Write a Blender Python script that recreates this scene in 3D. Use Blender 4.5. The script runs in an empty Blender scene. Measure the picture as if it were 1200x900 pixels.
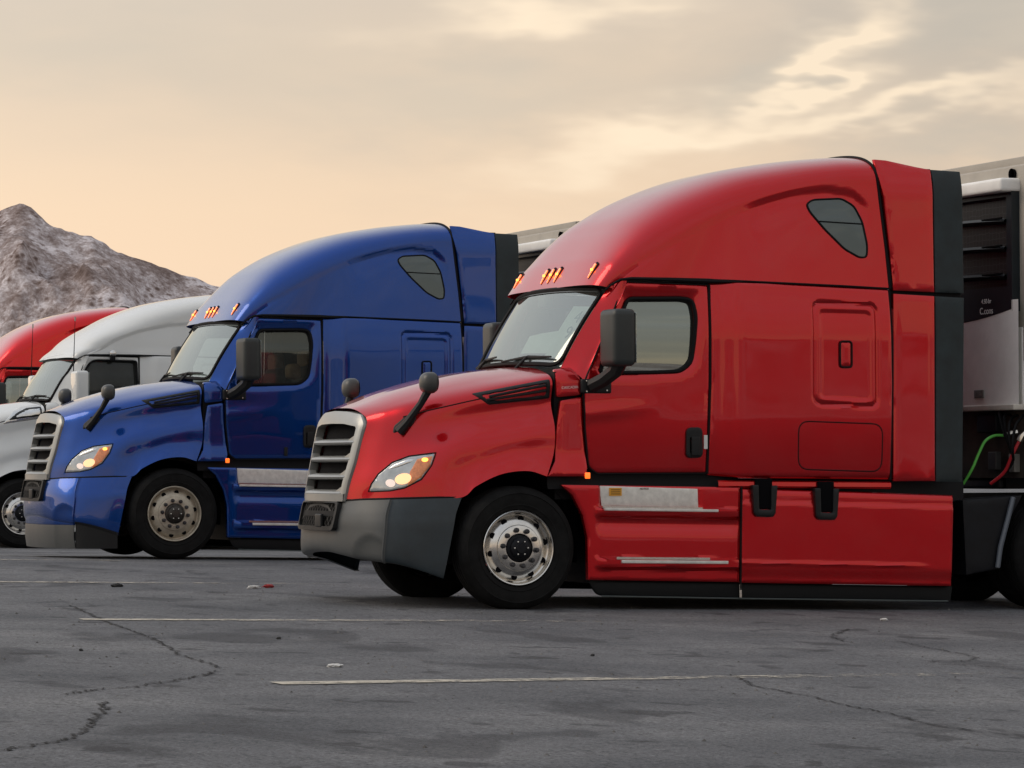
import bpy, bmesh, math, random
import numpy as np
from mathutils import Vector, Matrix, noise
from mathutils.bvhtree import BVHTree
from mathutils.geometry import delaunay_2d_cdt
random.seed(7); np.random.seed(7)
scene = bpy.context.scene
COL = scene.collection
R = math.radians

# ------------------------------------------------------------------ camera, sky, sun, exposure
cam_d = bpy.data.cameras.new('camera'); cam = bpy.data.objects.new('camera', cam_d); COL.objects.link(cam)
_f = Vector((0.35844112, -0.93325656, 0.02349793))
_r = Vector((0.93353837, 0.35845988, -0.00355353)).normalized(); _f.normalize()
# the lot's x runs rearward along the trucks, y toward the photographer: a left-handed pair, so y is stored negated
def W(p): return Vector((p[0], -p[1], p[2]))
_rw, _fw = W(_r), W(_f); _uw = _rw.cross(_fw).normalized()
m = Matrix.Identity(4)
for k in range(3):
    m[k][0] = _rw[k]; m[k][1] = _uw[k]; m[k][2] = -_fw[k]
m.translation = W((-10.02851965, 27.16721665, 1.18540158))
cam.matrix_world = m
cam_d.sensor_width = 36.0; cam_d.lens = 4000.18 / 1200 * 36.0
cam_d.clip_start = 0.1; cam_d.clip_end = 30000
scene.camera = cam

world = bpy.data.worlds.new('World'); scene.world = world; world.use_nodes = True
wt = world.node_tree; wt.nodes.clear()
def N(t, typ, **kw):
    n = t.nodes.new(typ)
    for k, v in kw.items(): setattr(n, k, v)
    return n
SUN_EL = R(38)
sx, sy = -0.93, 0.36                   # horizontal direction towards the sun (blender x,y)
L = math.hypot(sx, sy); sx /= L; sy /= L
sky = N(wt, 'ShaderNodeTexSky', sky_type='NISHITA', sun_disc=False)
sky.sun_elevation = SUN_EL; sky.sun_rotation = math.atan2(sx, sy); sky.air_density = 1.5; sky.dust_density = 4
bg1 = N(wt, 'ShaderNodeBackground'); bg1.inputs[1].default_value = 0.09
wt.links.new(sky.outputs[0], bg1.inputs[0])
tc = N(wt, 'ShaderNodeTexCoord'); sep = N(wt, 'ShaderNodeSeparateXYZ'); wt.links.new(tc.outputs['Generated'], sep.inputs[0])
def ramp(t, stops, interp='LINEAR'):
    n = N(t, 'ShaderNodeValToRGB'); cr_ = n.color_ramp; cr_.interpolation = interp
    while len(cr_.elements) > 1: cr_.elements.remove(cr_.elements[-1])
    cr_.elements[0].position = stops[0][0]; cr_.elements[0].color = (*stops[0][1], 1)
    for p, c in stops[1:]:
        e = cr_.elements.new(p); e.color = (*c, 1)
    return n
def mathn(t, op, a, b=None, c=None, clamp=False):
    n = N(t, 'ShaderNodeMath', operation=op); n.use_clamp = clamp
    for i, v in enumerate((a, b, c)):
        if v is None: continue
        if isinstance(v, (int, float)): n.inputs[i].default_value = v
        else: t.links.new(v, n.inputs[i])
    return n.outputs[0]
def mixc(t, fac, a, b, mode='MIX'):
    n = N(t, 'ShaderNodeMix', data_type='RGBA', blend_type=mode)
    for sk, v in ((n.inputs[0], fac), (n.inputs[6], a), (n.inputs[7], b)):
        if isinstance(v, (int, float)): sk.default_value = v
        elif isinstance(v, tuple): sk.default_value = (*v, 1)
        else: t.links.new(v, sk)
    return n.outputs[2]
# evening cloud deck: warm near the horizon, greyer overhead
rb = ramp(wt, [(0.0, (.88, .63, .44)), (.035, (.90, .66, .46)), (.075, (.84, .635, .45)), (.12, (.69, .565, .44)), (.17, (.55, .50, .45)), (.25, (.56, .55, .55)), (1, (.56, .62, .72))])
wt.links.new(sep.outputs[2], rb.inputs[0])
mp = N(wt, 'ShaderNodeMapping'); mp.inputs['Scale'].default_value = (1, 1, 2.6); mp.inputs['Rotation'].default_value = (0.25, 0.1, 0)
wt.links.new(tc.outputs['Generated'], mp.inputs[0])
nz = N(wt, 'ShaderNodeTexNoise'); nz.inputs['Scale'].default_value = 6.5; nz.inputs['Detail'].default_value = 7; nz.inputs['Roughness'].default_value = .55; nz.inputs['Distortion'].default_value = .6
wt.links.new(mp.outputs[0], nz.inputs[0])
cl = mathn(wt, 'MULTIPLY', mathn(wt, 'SUBTRACT', nz.outputs[0], .42, clamp=True), 5.5, clamp=True)
# more cloud towards the right of the view and with height
dn = N(wt, 'ShaderNodeVectorMath', operation='DOT_PRODUCT'); wt.links.new(tc.outputs['Generated'], dn.inputs[0]); dn.inputs[1].default_value = tuple(_rw)
side = mathn(wt, 'MULTIPLY_ADD', dn.outputs['Value'], 2.6, .42, clamp=True)
hgt = mathn(wt, 'MULTIPLY', sep.outputs[2], 9.0, clamp=True)
fac = mathn(wt, 'MULTIPLY', cl, mathn(wt, 'MULTIPLY', side, hgt))
c1 = mixc(wt, mathn(wt, 'MULTIPLY', fac, .62), rb.outputs[0], (.45, .42, .38))
nz2 = N(wt, 'ShaderNodeTexNoise'); nz2.inputs['Scale'].default_value = 11; nz2.inputs['Detail'].default_value = 5; nz2.inputs['Distortion'].default_value = .25
mp2 = N(wt, 'ShaderNodeMapping'); mp2.inputs['Scale'].default_value = (1, 1, 3.2); mp2.inputs['Rotation'].default_value = (0.3, 0.2, 0); mp2.inputs['Location'].default_value = (.35, .1, .2)
wt.links.new(tc.outputs['Generated'], mp2.inputs[0]); wt.links.new(mp2.outputs[0], nz2.inputs[0])
st = mathn(wt, 'MULTIPLY', mathn(wt, 'SUBTRACT', nz2.outputs[0], .48, clamp=True), 2.2, clamp=True)
st = mathn(wt, 'MULTIPLY', st, mathn(wt, 'MULTIPLY', side, .7))
c2 = mixc(wt, st, c1, (.92, .76, .56))
# evening cloud banks that hang over the horizon on the right: warm lit streaks over grey ones
dU = N(wt, 'ShaderNodeVectorMath', operation='DOT_PRODUCT'); wt.links.new(tc.outputs['Generated'], dU.inputs[0]); dU.inputs[1].default_value = tuple(_uw)
dF = N(wt, 'ShaderNodeVectorMath', operation='DOT_PRODUCT'); wt.links.new(tc.outputs['Generated'], dF.inputs[0]); dF.inputs[1].default_value = tuple(_fw)
wn = N(wt, 'ShaderNodeTexNoise'); wn.inputs['Scale'].default_value = 26; wn.inputs['Detail'].default_value = 3; wn.inputs['Roughness'].default_value = .5; wt.links.new(mp2.outputs[0], wn.inputs[0])
wsep = N(wt, 'ShaderNodeSeparateXYZ'); wt.links.new(wn.outputs['Color'], wsep.inputs[0])
uu = mathn(wt, 'ADD', mathn(wt, 'MULTIPLY', dn.outputs['Value'], 4.0), mathn(wt, 'MULTIPLY', mathn(wt, 'SUBTRACT', wsep.outputs[0], .5), .26))
vv_ = mathn(wt, 'ADD', mathn(wt, 'MULTIPLY', dU.outputs['Value'], 4.0), mathn(wt, 'MULTIPLY', mathn(wt, 'SUBTRACT', wsep.outputs[1], .5), .13))
def bank(px, py, a, b, rot):     # a soft elongated bank: centre, half sizes (thousandths of a quarter radian), tilt
    cx, cy = (px-600)/1000, (450-py)/1000; c_, s_ = math.cos(rot), math.sin(rot)
    x = mathn(wt, 'SUBTRACT', uu, cx); y = mathn(wt, 'SUBTRACT', vv_, cy)
    p_ = mathn(wt, 'DIVIDE', mathn(wt, 'ADD', mathn(wt, 'MULTIPLY', x, c_), mathn(wt, 'MULTIPLY', y, s_)), a/1000); q_ = mathn(wt, 'DIVIDE', mathn(wt, 'SUBTRACT', mathn(wt, 'MULTIPLY', y, c_), mathn(wt, 'MULTIPLY', x, s_)), b/1000)
    r2 = mathn(wt, 'ADD', mathn(wt, 'MULTIPLY', p_, p_), mathn(wt, 'MULTIPLY', q_, q_)); return mathn(wt, 'EXPONENT', mathn(wt, 'MULTIPLY', r2, -1.0))
fwd_ = mathn(wt, 'GREATER_THAN', dF.outputs['Value'], 0.0)
def tot(l):
    t_ = l[0]
    for q in l[1:]: t_ = mathn(wt, 'ADD', t_, q)
    return mathn(wt, 'MULTIPLY', mathn(wt, 'MINIMUM', t_, 1.0), fwd_)
grey = tot([bank(1160, 30, 130, 55, -.25), bank(1120, 165, 150, 22, .05), bank(905, 95, 75, 20, .35), bank(560, 120, 260, 40, .05), bank(120, 60, 260, 60, .0)])
c2 = mixc(wt, mathn(wt, 'MULTIPLY', grey, .38), c2, (.50, .47, .41))
lit_ = tot([bank(1010, 55, 55, 34, .35), bank(1060, 128, 190, 13, .13), bank(960, 90, 60, 14, .6), bank(640, 20, 150, 26, .1), bank(760, 165, 160, 30, .2)])
c2 = mixc(wt, mathn(wt, 'MULTIPLY', lit_, .85), c2, (1.0, .82, .61))
# broad afterglow towards where the sun went down
gl_ = N(wt, 'ShaderNodeVectorMath', operation='DOT_PRODUCT'); wt.links.new(tc.outputs['Generated'], gl_.inputs[0]); gl_.inputs[1].default_value = (-.72, .69, .05)
gf_ = mathn(wt, 'MULTIPLY_ADD', mathn(wt, 'POWER', mathn(wt, 'MAXIMUM', gl_.outputs['Value'], 0.0), 2.5), .85, 1.0)
sc_ = N(wt, 'ShaderNodeVectorMath', operation='SCALE'); wt.links.new(c2, sc_.inputs[0]); wt.links.new(gf_, sc_.inputs['Scale']); c2 = sc_.outputs[0]
bg2 = N(wt, 'ShaderNodeBackground'); bg2.inputs[1].default_value = 1.02; wt.links.new(c2, bg2.inputs[0])
mx = N(wt, 'ShaderNodeMixShader'); mx.inputs[0].default_value = .92
wo = N(wt, 'ShaderNodeOutputWorld')
wt.links.new(bg1.outputs[0], mx.inputs[1]); wt.links.new(bg2.outputs[0], mx.inputs[2]); wt.links.new(mx.outputs[0], wo.inputs[0])

sun_d = bpy.data.lights.new('sun', 'SUN'); sun_d.energy = 1.1; sun_d.angle = R(38); sun_d.color = (1, .84, .66)
sun = bpy.data.objects.new('sun', sun_d); COL.objects.link(sun)
dv = Vector((sx * math.cos(SUN_EL), sy * math.cos(SUN_EL), math.sin(SUN_EL)))
sun.rotation_euler = dv.to_track_quat('Z', 'Y').to_euler(); sun.location = (0, 0, 40)

scene.view_settings.view_transform = 'Standard'; scene.view_settings.look = 'None'
scene.view_settings.exposure = 0.06; scene.view_settings.gamma = 1.0
scene.cycles.max_bounces = 8; scene.cycles.transparent_max_bounces = 12

# ------------------------------------------------------------------ materials
MATS = {}
def mat(name, col, rough=.5, metal=0, coat=0, bump=None, var=0, vscale=6, emis=None, spec=.5, coat_rough=.04):
    if name in MATS: return MATS[name]
    mt = bpy.data.materials.new(name); mt.use_nodes = True; t = mt.node_tree; p = t.nodes['Principled BSDF']
    p.inputs['Base Color'].default_value = (*col, 1); p.inputs['Roughness'].default_value = rough; p.inputs['Metallic'].default_value = metal
    p.inputs['Coat Weight'].default_value = coat; p.inputs['Coat Roughness'].default_value = coat_rough; p.inputs['Specular IOR Level'].default_value = spec
    co = N(t, 'ShaderNodeTexCoord')
    if var:
        n = N(t, 'ShaderNodeTexNoise'); n.inputs['Scale'].default_value = vscale; n.inputs['Detail'].default_value = 8; n.inputs['Roughness'].default_value = .65
        t.links.new(co.outputs['Object'], n.inputs[0])
        a = tuple(max(0, c * (1 - var)) for c in col); b = tuple(min(1, c * (1 + var)) for c in col)
        r_ = ramp(t, [(.3, a), (.7, b)]); t.links.new(n.outputs[0], r_.inputs[0]); t.links.new(r_.outputs[0], p.inputs['Base Color'])
        rr = mathn(t, 'MULTIPLY_ADD', n.outputs[0], var * .5, rough - var * .2, clamp=True); t.links.new(rr, p.inputs['Roughness'])
    if bump:
        n = N(t, 'ShaderNodeTexNoise'); n.inputs['Scale'].default_value = bump[0]; n.inputs['Detail'].default_value = bump[2] if len(bump) > 2 else 2
        t.links.new(co.outputs['Object'], n.inputs[0])
        b = N(t, 'ShaderNodeBump'); b.inputs['Strength'].default_value = 1; b.inputs['Distance'].default_value = bump[1]
        t.links.new(n.outputs[0], b.inputs['Height']); t.links.new(b.outputs[0], p.inputs['Normal'])
        if coat: t.links.new(b.outputs[0], p.inputs['Coat Normal'])
    if emis:
        p.inputs['Emission Color'].default_value = (*emis[0], 1); p.inputs['Emission Strength'].default_value = emis[1]
    MATS[name] = mt; return mt
def paint(name, col, metal=.75):
    # clear-coated body paint with a thin film of road dust and slightly wavy panels
    mt = mat(name, col, rough=.27, metal=metal, coat=1.0, bump=(1.3, .006, 1))
    t = mt.node_tree; p = t.nodes['Principled BSDF']; p.inputs['Coat IOR'].default_value = 1.5; p.inputs['Specular IOR Level'].default_value = .12
    co = N(t, 'ShaderNodeTexCoord'); n = N(t, 'ShaderNodeTexNoise'); n.inputs['Scale'].default_value = 2.5; n.inputs['Detail'].default_value = 9; n.inputs['Roughness'].default_value = .7
    t.links.new(co.outputs['Object'], n.inputs[0])
    f = mathn(t, 'MULTIPLY', mathn(t, 'SUBTRACT', n.outputs[0], .45, clamp=True), .17, clamp=True)
    c = mixc(t, f, tuple(col), (.22, .19, .17)); t.links.new(c, p.inputs['Base Color'])
    cr_ = mathn(t, 'MULTIPLY_ADD', n.outputs[0], .07, .0, clamp=True); t.links.new(cr_, p.inputs['Coat Roughness'])
    return mt
RED = paint('red_paint', (.57, .001, .006)); BLUE = paint('blue_paint', (.002, .055, .30)); WHITE = paint('white_paint', (.70, .72, .71), 0); RED2 = paint('bright_red_paint', (.75, .003, .006))
BLACK = mat('black_plastic', (.012, .013, .014), .5, bump=(180, .0004), spec=.3)
RUBBER = mat('black_rubber', (.015, .025, .028), .6, var=.4, vscale=5)
SEAL = mat('seal_rubber', (.005, .005, .006), .65, spec=.2)
TYRE = mat('tyre_rubber', (.009, .009, .009), .8, var=.6, vscale=9, bump=(60, .002), spec=.2)
DARK = mat('dark_cavity', (.005, .005, .006), .95, spec=.05)
GREYP = mat('grey_grille_plastic', (.36, .365, .35), .32, metal=.5, var=.06, vscale=9)
BUMPF = mat('dusty_skylit_grey_bumper_plastic', (.060, .066, .068), .42, var=.08, vscale=7, bump=(160, .0006))  # front copy of one grey plastic, lightened for dust and sky light
BUMPS = mat('shaded_grey_bumper_plastic', (.022, .033, .040), .40, var=.25, vscale=5, bump=(160, .0006))  # side copy of the same plastic, shade of that face painted in
ALU = mat('polished_aluminium', (.72, .70, .66), .22, metal=1, var=.12, vscale=20)
CREAM = mat('dusty_cream_wheel_paint', (.50, .45, .36), .45, metal=.35, var=.22, vscale=12)
ALUP = mat('worn_aluminium_plate', (.74, .73, .69), .42, metal=.35, var=.16, vscale=16)
STEEL = mat('dark_steel', (.06, .06, .065), .5, metal=.6, var=.4)
FRAME = mat('frame_paint', (.006, .007, .010), .5, var=.4, spec=.25)
TRW = mat('trailer_white_panel', (.86, .85, .82), .35, var=.10, vscale=2.5)
TRB = mat('trailer_beige_roof_rail', (.40, .37, .32), .55, var=.10, vscale=3)
UNITG = mat('louvre_plastic', (.008, .014, .019), .36, var=.2, spec=.4)
SEATM = mat('dark_seat_fabric', (.03, .03, .034), .9, var=.3, vscale=20)
TAN = mat('tan_seat_leather', (.26, .15, .08), .6, var=.3, vscale=12)
DASH = mat('grey_dashboard_plastic', (.10, .10, .105), .7, var=.2)
LINER = mat('cab_roof_lining', (.30, .30, .28), .9)
PALE = mat('pale_sun_curtain', (.50, .60, .57), .7, var=.08)
DIGIT = mat('teal_printed_number', (.06, .17, .18), .7)
WHT = mat('white_print', (.75, .75, .73), .5)
YEL = mat('yellow_sticker', (.75, .36, .03), .5)
YELT = mat('dark_sticker_print', (.10, .06, .02), .6)
HOSEG = mat('green_air_hose', (.12, .55, .08), .4); HOSER = mat('red_air_hose', (.5, .02, .03), .4)
HLG = mat('headlight_lens', (.50, .53, .54), .12, coat=1, metal=.35, var=.25, vscale=9)
HLA = mat('headlight_amber_reflector', (.85, .27, .10), .2, coat=1, var=.3, vscale=30)
HLC = mat('headlight_chrome', (.75, .75, .73), .12, metal=1)
LAMPW = mat('lit_warm_lamp', (.9, .55, .35), .3, emis=((1, .50, .22), 1.15), coat=1)
LAMPW2 = mat('lit_pale_lamp', (.9, .8, .75), .3, emis=((1, .74, .60), .45), coat=1)
AMB = mat('lit_amber_lens', (.85, .16, .02), .25, emis=((1, .15, .015), 1.5), coat=1)
AMBC = mat('lit_amber_bulb', (1, .4, .05), .3, emis=((1, .38, .06), 3.2))
REDR = mat('red_reflector', (.35, .01, .01), .2, coat=1)
def mesh_mat():
    mt = bpy.data.materials.new('woven_wire_mesh'); mt.use_nodes = True; t = mt.node_tree; p = t.nodes['Principled BSDF']
    co = N(t, 'ShaderNodeTexCoord'); v = N(t, 'ShaderNodeTexVoronoi', feature='DISTANCE_TO_EDGE'); v.inputs['Scale'].default_value = 20; v.inputs['Randomness'].default_value = 0
    mp_ = N(t, 'ShaderNodeMapping'); mp_.inputs['Rotation'].default_value = (R(45), 0, 0)
    t.links.new(co.outputs['Object'], mp_.inputs[0]); t.links.new(mp_.outputs[0], v.inputs[0])
    r_ = ramp(t, [(.03, (.09, .088, .085)), (.06, (.002, .002, .002))]); t.links.new(v.outputs['Distance'], r_.inputs[0]); t.links.new(r_.outputs[0], p.inputs['Base Color'])
    p.inputs['Roughness'].default_value = .9; p.inputs['Specular IOR Level'].default_value = .1; return mt
WMESH = mesh_mat()
def glass_mat(name, tint, refl, base):
    mt = bpy.data.materials.new(name); mt.use_nodes = True; t = mt.node_tree; t.nodes.clear()
    o = N(t, 'ShaderNodeOutputMaterial'); tr_ = N(t, 'ShaderNodeBsdfTransparent'); tr_.inputs[0].default_value = (*tint, 1)
    g = N(t, 'ShaderNodeBsdfGlossy'); g.inputs[0].default_value = (*refl, 1); g.inputs['Roughness'].default_value = .03
    d = N(t, 'ShaderNodeBsdfDiffuse'); d.inputs[0].default_value = (.45, .47, .44, 1)
    fr = N(t, 'ShaderNodeFresnel'); fr.inputs[0].default_value = 1.6
    fc = mathn(t, 'ADD', fr.outputs[0], base, clamp=True)
    mx1 = N(t, 'ShaderNodeMixShader'); t.links.new(fc, mx1.inputs[0]); t.links.new(tr_.outputs[0], mx1.inputs[1]); t.links.new(g.outputs[0], mx1.inputs[2])
    mx2 = N(t, 'ShaderNodeMixShader'); co = N(t, 'ShaderNodeTexCoord'); n = N(t, 'ShaderNodeTexNoise'); n.inputs['Scale'].default_value = 2; n.inputs['Detail'].default_value = 6
    t.links.new(co.outputs['Object'], n.inputs[0]); dd = mathn(t, 'MULTIPLY', n.outputs[0], .14); t.links.new(dd, mx2.inputs[0])
    t.links.new(mx1.outputs[0], mx2.inputs[1]); t.links.new(d.outputs[0], mx2.inputs[2]); t.links.new(mx2.outputs[0], o.inputs[0]); return mt
GLW = glass_mat('windshield_glass', (.72, .80, .75), (.90, .96, .92), .22)
GLS = glass_mat('side_window_glass', (.45, .50, .47), (.84, .93, .85), .26)
GLT = glass_mat('clear_side_window_glass', (.55, .60, .56), (.86, .94, .86), .03)
GLK = glass_mat('black_tinted_glass', (.04, .05, .055), (.5, .55, .58), .0)
GLD = glass_mat('dark_vent_glass', (.05, .07, .08), (.55, .66, .68), .14)

# ------------------------------------------------------------------ geometry helpers (local coords: x rearward, y toward photographer, z up)
def cr(P, n):
    P = np.asarray(P, float)
    if len(P) == 2: t = np.linspace(0, 1, n)[:, None]; return P[0] * (1 - t) + P[1] * t
    d = np.concatenate([[0], np.cumsum(np.maximum(np.linalg.norm(np.diff(P, axis=0), axis=1), 1e-6))])
    m_ = np.zeros_like(P)
    for i in range(1, len(P) - 1):
        a = (P[i] - P[i-1]) / (d[i] - d[i-1]); b = (P[i+1] - P[i]) / (d[i+1] - d[i])
        w = (d[i] - d[i-1]) / (d[i+1] - d[i-1]); m_[i] = a * (1 - w) + b * w
    m_[0] = (P[1] - P[0]) / (d[1] - d[0]); m_[-1] = (P[-1] - P[-2]) / (d[-1] - d[-2])
    t = np.linspace(0, d[-1], n); k = np.clip(np.searchsorted(d, t, side='right') - 1, 0, len(P) - 2)
    h = (d[k+1] - d[k]); s = ((t - d[k]) / h)[:, None]; h = h[:, None]
    return (2*s**3 - 3*s**2 + 1) * P[k] + (s**3 - 2*s**2 + s) * h * m_[k] + (-2*s**3 + 3*s**2) * P[k+1] + (s**3 - s**2) * h * m_[k+1]
def lin(P, n):
    P = np.asarray(P, float); d = np.concatenate([[0], np.cumsum(np.linalg.norm(np.diff(P, axis=0), axis=1))])
    t = np.linspace(0, d[-1], n); return np.stack([np.interp(t, d, P[:, k]) for k in range(P.shape[1])], -1)
def crk(P, t):   # catmull-rom at uniform knots
    P = np.asarray(P, float); n = len(P); t = np.clip(t * (n - 1), 0, n - 1); k = np.minimum(t.astype(int), n - 2); s = (t - k)
    sh = (-1,) + (1,) * (P.ndim - 1); s = s.reshape(sh)
    p0 = P[np.maximum(k-1, 0)]; p1 = P[k]; p2 = P[k+1]; p3 = P[np.minimum(k+2, n-1)]
    p0 = np.where((k == 0).reshape(sh), 2*p1 - p2, p0); p3 = np.where((k == n-2).reshape(sh), 2*p2 - p1, p3)
    return .5 * (2*p1 + (p2-p0)*s + (2*p0-5*p1+4*p2-p3)*s**2 + (3*p1-p0-3*p2+p3)*s**3)
def obj(name, verts, faces, mt, parent=None, smooth=True, label=None, mats=None, fm=None):
    me = bpy.data.meshes.new(name)
    me.from_pydata([(float(v[0]), -float(v[1]), float(v[2])) for v in verts], [], [tuple(reversed(f)) for f in faces])
    me.materials.append(mt)
    for mm in (mats or []): me.materials.append(mm)
    if fm: me.polygons.foreach_set('material_index', fm)
    me.polygons.foreach_set('use_smooth', [smooth] * len(me.polygons)); me.update()
    o = bpy.data.objects.new(name, me); COL.objects.link(o)
    if parent is not None: o.parent = parent
    if label: o['label'] = label
    return o
class MB:
    def __init__(s): s.v = []; s.f = []
    def add(s, v, f, flip=False):
        b = len(s.v); s.v += [tuple(map(float, q)) for q in v]
        s.f += [tuple(i + b for i in (reversed(q) if flip else q)) for q in f]; return s
    def grid(s, G, flip=False, closed_u=False, closed_v=False):
        G = np.asarray(G); a, b = G.shape[:2]; f = []
        for i in range(a - (0 if closed_u else 1)):
            for j in range(b - (0 if closed_v else 1)):
                i2, j2 = (i+1) % a, (j+1) % b
                f.append((i*b+j, i*b+j2, i2*b+j2, i2*b+j))
        return s.add(G.reshape(-1, 3), f, flip)
    def tube(s, P, r, seg=8, closed=False, caps=True):
        P = [Vector(map(float, q)) for q in P]; n = len(P); rr = r if hasattr(r, '__len__') else [r] * n
        ring = []; up = None
        for i in range(n):
            a = P[(i-1) % n] if (closed or i > 0) else P[i]; b = P[(i+1) % n] if (closed or i < n-1) else P[i]
            t = (b - a); t = t.normalized() if t.length > 1e-9 else Vector((1, 0, 0))
            if up is None: up = Vector((0, 0, 1)) if abs(t.z) < .9 else Vector((0, 1, 0))
            u = (up - t * up.dot(t)); u = u.normalized() if u.length > 1e-6 else t.orthogonal().normalized(); w = t.cross(u); up = u
            ring.append([P[i] + (u * math.cos(2*math.pi*k/seg) + w * math.sin(2*math.pi*k/seg)) * rr[i] for k in range(seg)])
        G = np.array([[tuple(q) for q in rg] for rg in ring])
        s.grid(G, closed_u=closed, closed_v=True)
        if caps and not closed:
            b = len(s.v) - n*seg; s.f.append(tuple(b + k for k in reversed(range(seg)))); s.f.append(tuple(b + (n-1)*seg + k for k in range(seg)))
        return s
    def box(s, c, d, rot=None, bev=0, taper=None):
        bm = bmesh.new(); bmesh.ops.create_cube(bm, size=1)
        for v in bm.verts:
            v.co = Vector((v.co.x*d[0], v.co.y*d[1], v.co.z*d[2]))
            if taper and v.co.z > 0: v.co.x *= taper; v.co.y *= taper
        if bev: bmesh.ops.bevel(bm, geom=bm.edges[:] , offset=bev, segments=3, profile=.6, affect='EDGES')
        if rot is not None: bmesh.ops.rotate(bm, verts=bm.verts, cent=(0, 0, 0), matrix=rot)
        bm.verts.ensure_lookup_table()
        v = [tuple(q.co + Vector(c)) for q in bm.verts]; f = [tuple(x.index for x in q.verts) for q in bm.faces]; bm.free()
        return s.add(v, f, True)
    def lathe(s, prof, c, seg=48, axis='y', sgn=1):  # prof: (radius, offset along axis)
        G = []
        for k in range(seg):
            a = 2*math.pi*k/seg; G.append([(c[0] + r_*math.cos(a), c[1] + sgn*o_, c[2] + r_*math.sin(a)) for r_, o_ in prof])
        return s.grid(G, closed_u=True, flip=(sgn < 0))
    def prism(s, P2, y0, y1):   # polygon in x,z extruded along y
        n = len(P2); s.add([(x, y0, z) for x, z in P2] + [(x, y1, z) for x, z in P2],
            [tuple(range(n)), tuple(range(2*n-1, n-1, -1))] + [(i, i+n, (i+1) % n + n, (i+1) % n) for i in range(n)]); return s
    def mirror(s):
        n = len(s.v); s.v += [(x, -y, z) for x, y, z in s.v]; s.f += [tuple(i + n for i in reversed(q)) for q in s.f[:]]; return s
    def map(s, fn): s.v = [tuple(fn(q)) for q in s.v]; return s
    def out(s, name, mt, parent=None, smooth=True, **kw):
        o = obj(name, s.v, s.f, mt, parent, smooth, **kw)
        if smooth:
            bm = bmesh.new(); bm.from_mesh(o.data)
            bmesh.ops.remove_doubles(bm, verts=bm.verts, dist=1e-5)
            for e in bm.edges:
                if len(e.link_faces) == 2 and e.calc_face_angle(0) > R(38): e.smooth = False
            bm.to_mesh(o.data); bm.free()
        return o
def rpoly(P, r, k=5):   # round the corners of a polygon
    P = [Vector(p) for p in P]; n = len(P); out = []
    rs = r if hasattr(r, '__len__') else [r] * n
    for i in range(n):
        a, b, c = P[i-1], P[i], P[(i+1) % n]; d1, d2 = (a-b), (c-b); rr = min(rs[i], d1.length*.45, d2.length*.45)
        if rr < 1e-4: out.append(tuple(b)); continue
        p, q = b + d1.normalized()*rr, b + d2.normalized()*rr
        for j in range(k + 1):
            t = j / k; out.append(tuple(p*(1-t)**2 + b*2*t*(1-t) + q*t*t))
    return out
def resamp(P, step, closed=True):
    out = []; n = len(P)
    for i in range(n if closed else n-1):
        a, b = Vector(P[i]), Vector(P[(i+1) % n]); k = max(1, int((b-a).length / step))
        for j in range(k): out.append(tuple(a.lerp(b, j/k)))
    if not closed: out.append(tuple(P[-1]))
    return out
def smooth_closed(P, n):
    P = np.asarray(P, float); k = len(P); Q = np.concatenate([P[-2:], P, P[:3]]); C_ = cr(Q, 8*n)
    i0 = np.argmin(np.linalg.norm(C_ - P[0], axis=1)[:4*n]); i1 = 4*n + np.argmin(np.linalg.norm(C_ - P[0], axis=1)[4*n:])
    idx = np.linspace(i0, i1, n, endpoint=False).astype(int); return [tuple(q) for q in C_[idx]]
def inpoly(P, x, z):
    P = np.asarray(P, float); x = np.asarray(x, float); z = np.asarray(z, float); sh = x.shape; x = x.ravel()[:, None]; z = z.ravel()[:, None]
    xi, zi = P[:, 0], P[:, 1]; xj, zj = np.roll(xi, 1), np.roll(zi, 1); dz = np.where(zj != zi, zj - zi, 1e-12)
    c = ((zi > z) != (zj > z)) & (x < (xj - xi)*(z - zi)/dz + xi)
    return (c.sum(1) % 2 == 1).reshape(sh)
def dpoly(P, x, z, closed=True):
    P = np.asarray(P, float); x = np.asarray(x, float); z = np.asarray(z, float); sh = x.shape; x = x.ravel()[:, None]; z = z.ravel()[:, None]
    A = P if closed else P[:-1]; B = np.roll(P, -1, 0) if closed else P[1:]; ab = B - A; L_ = np.maximum((ab**2).sum(1), 1e-12)
    t = np.clip(((x-A[:, 0])*ab[:, 0] + (z-A[:, 1])*ab[:, 1]) / L_, 0, 1)
    return np.sqrt((x - A[:, 0] - t*ab[:, 0])**2 + (z - A[:, 1] - t*ab[:, 1])**2).min(1).reshape(sh)
def sst(a, b, x):
    t = np.clip((x - a) / (b - a), 0, 1); return t*t*(3 - 2*t)
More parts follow.
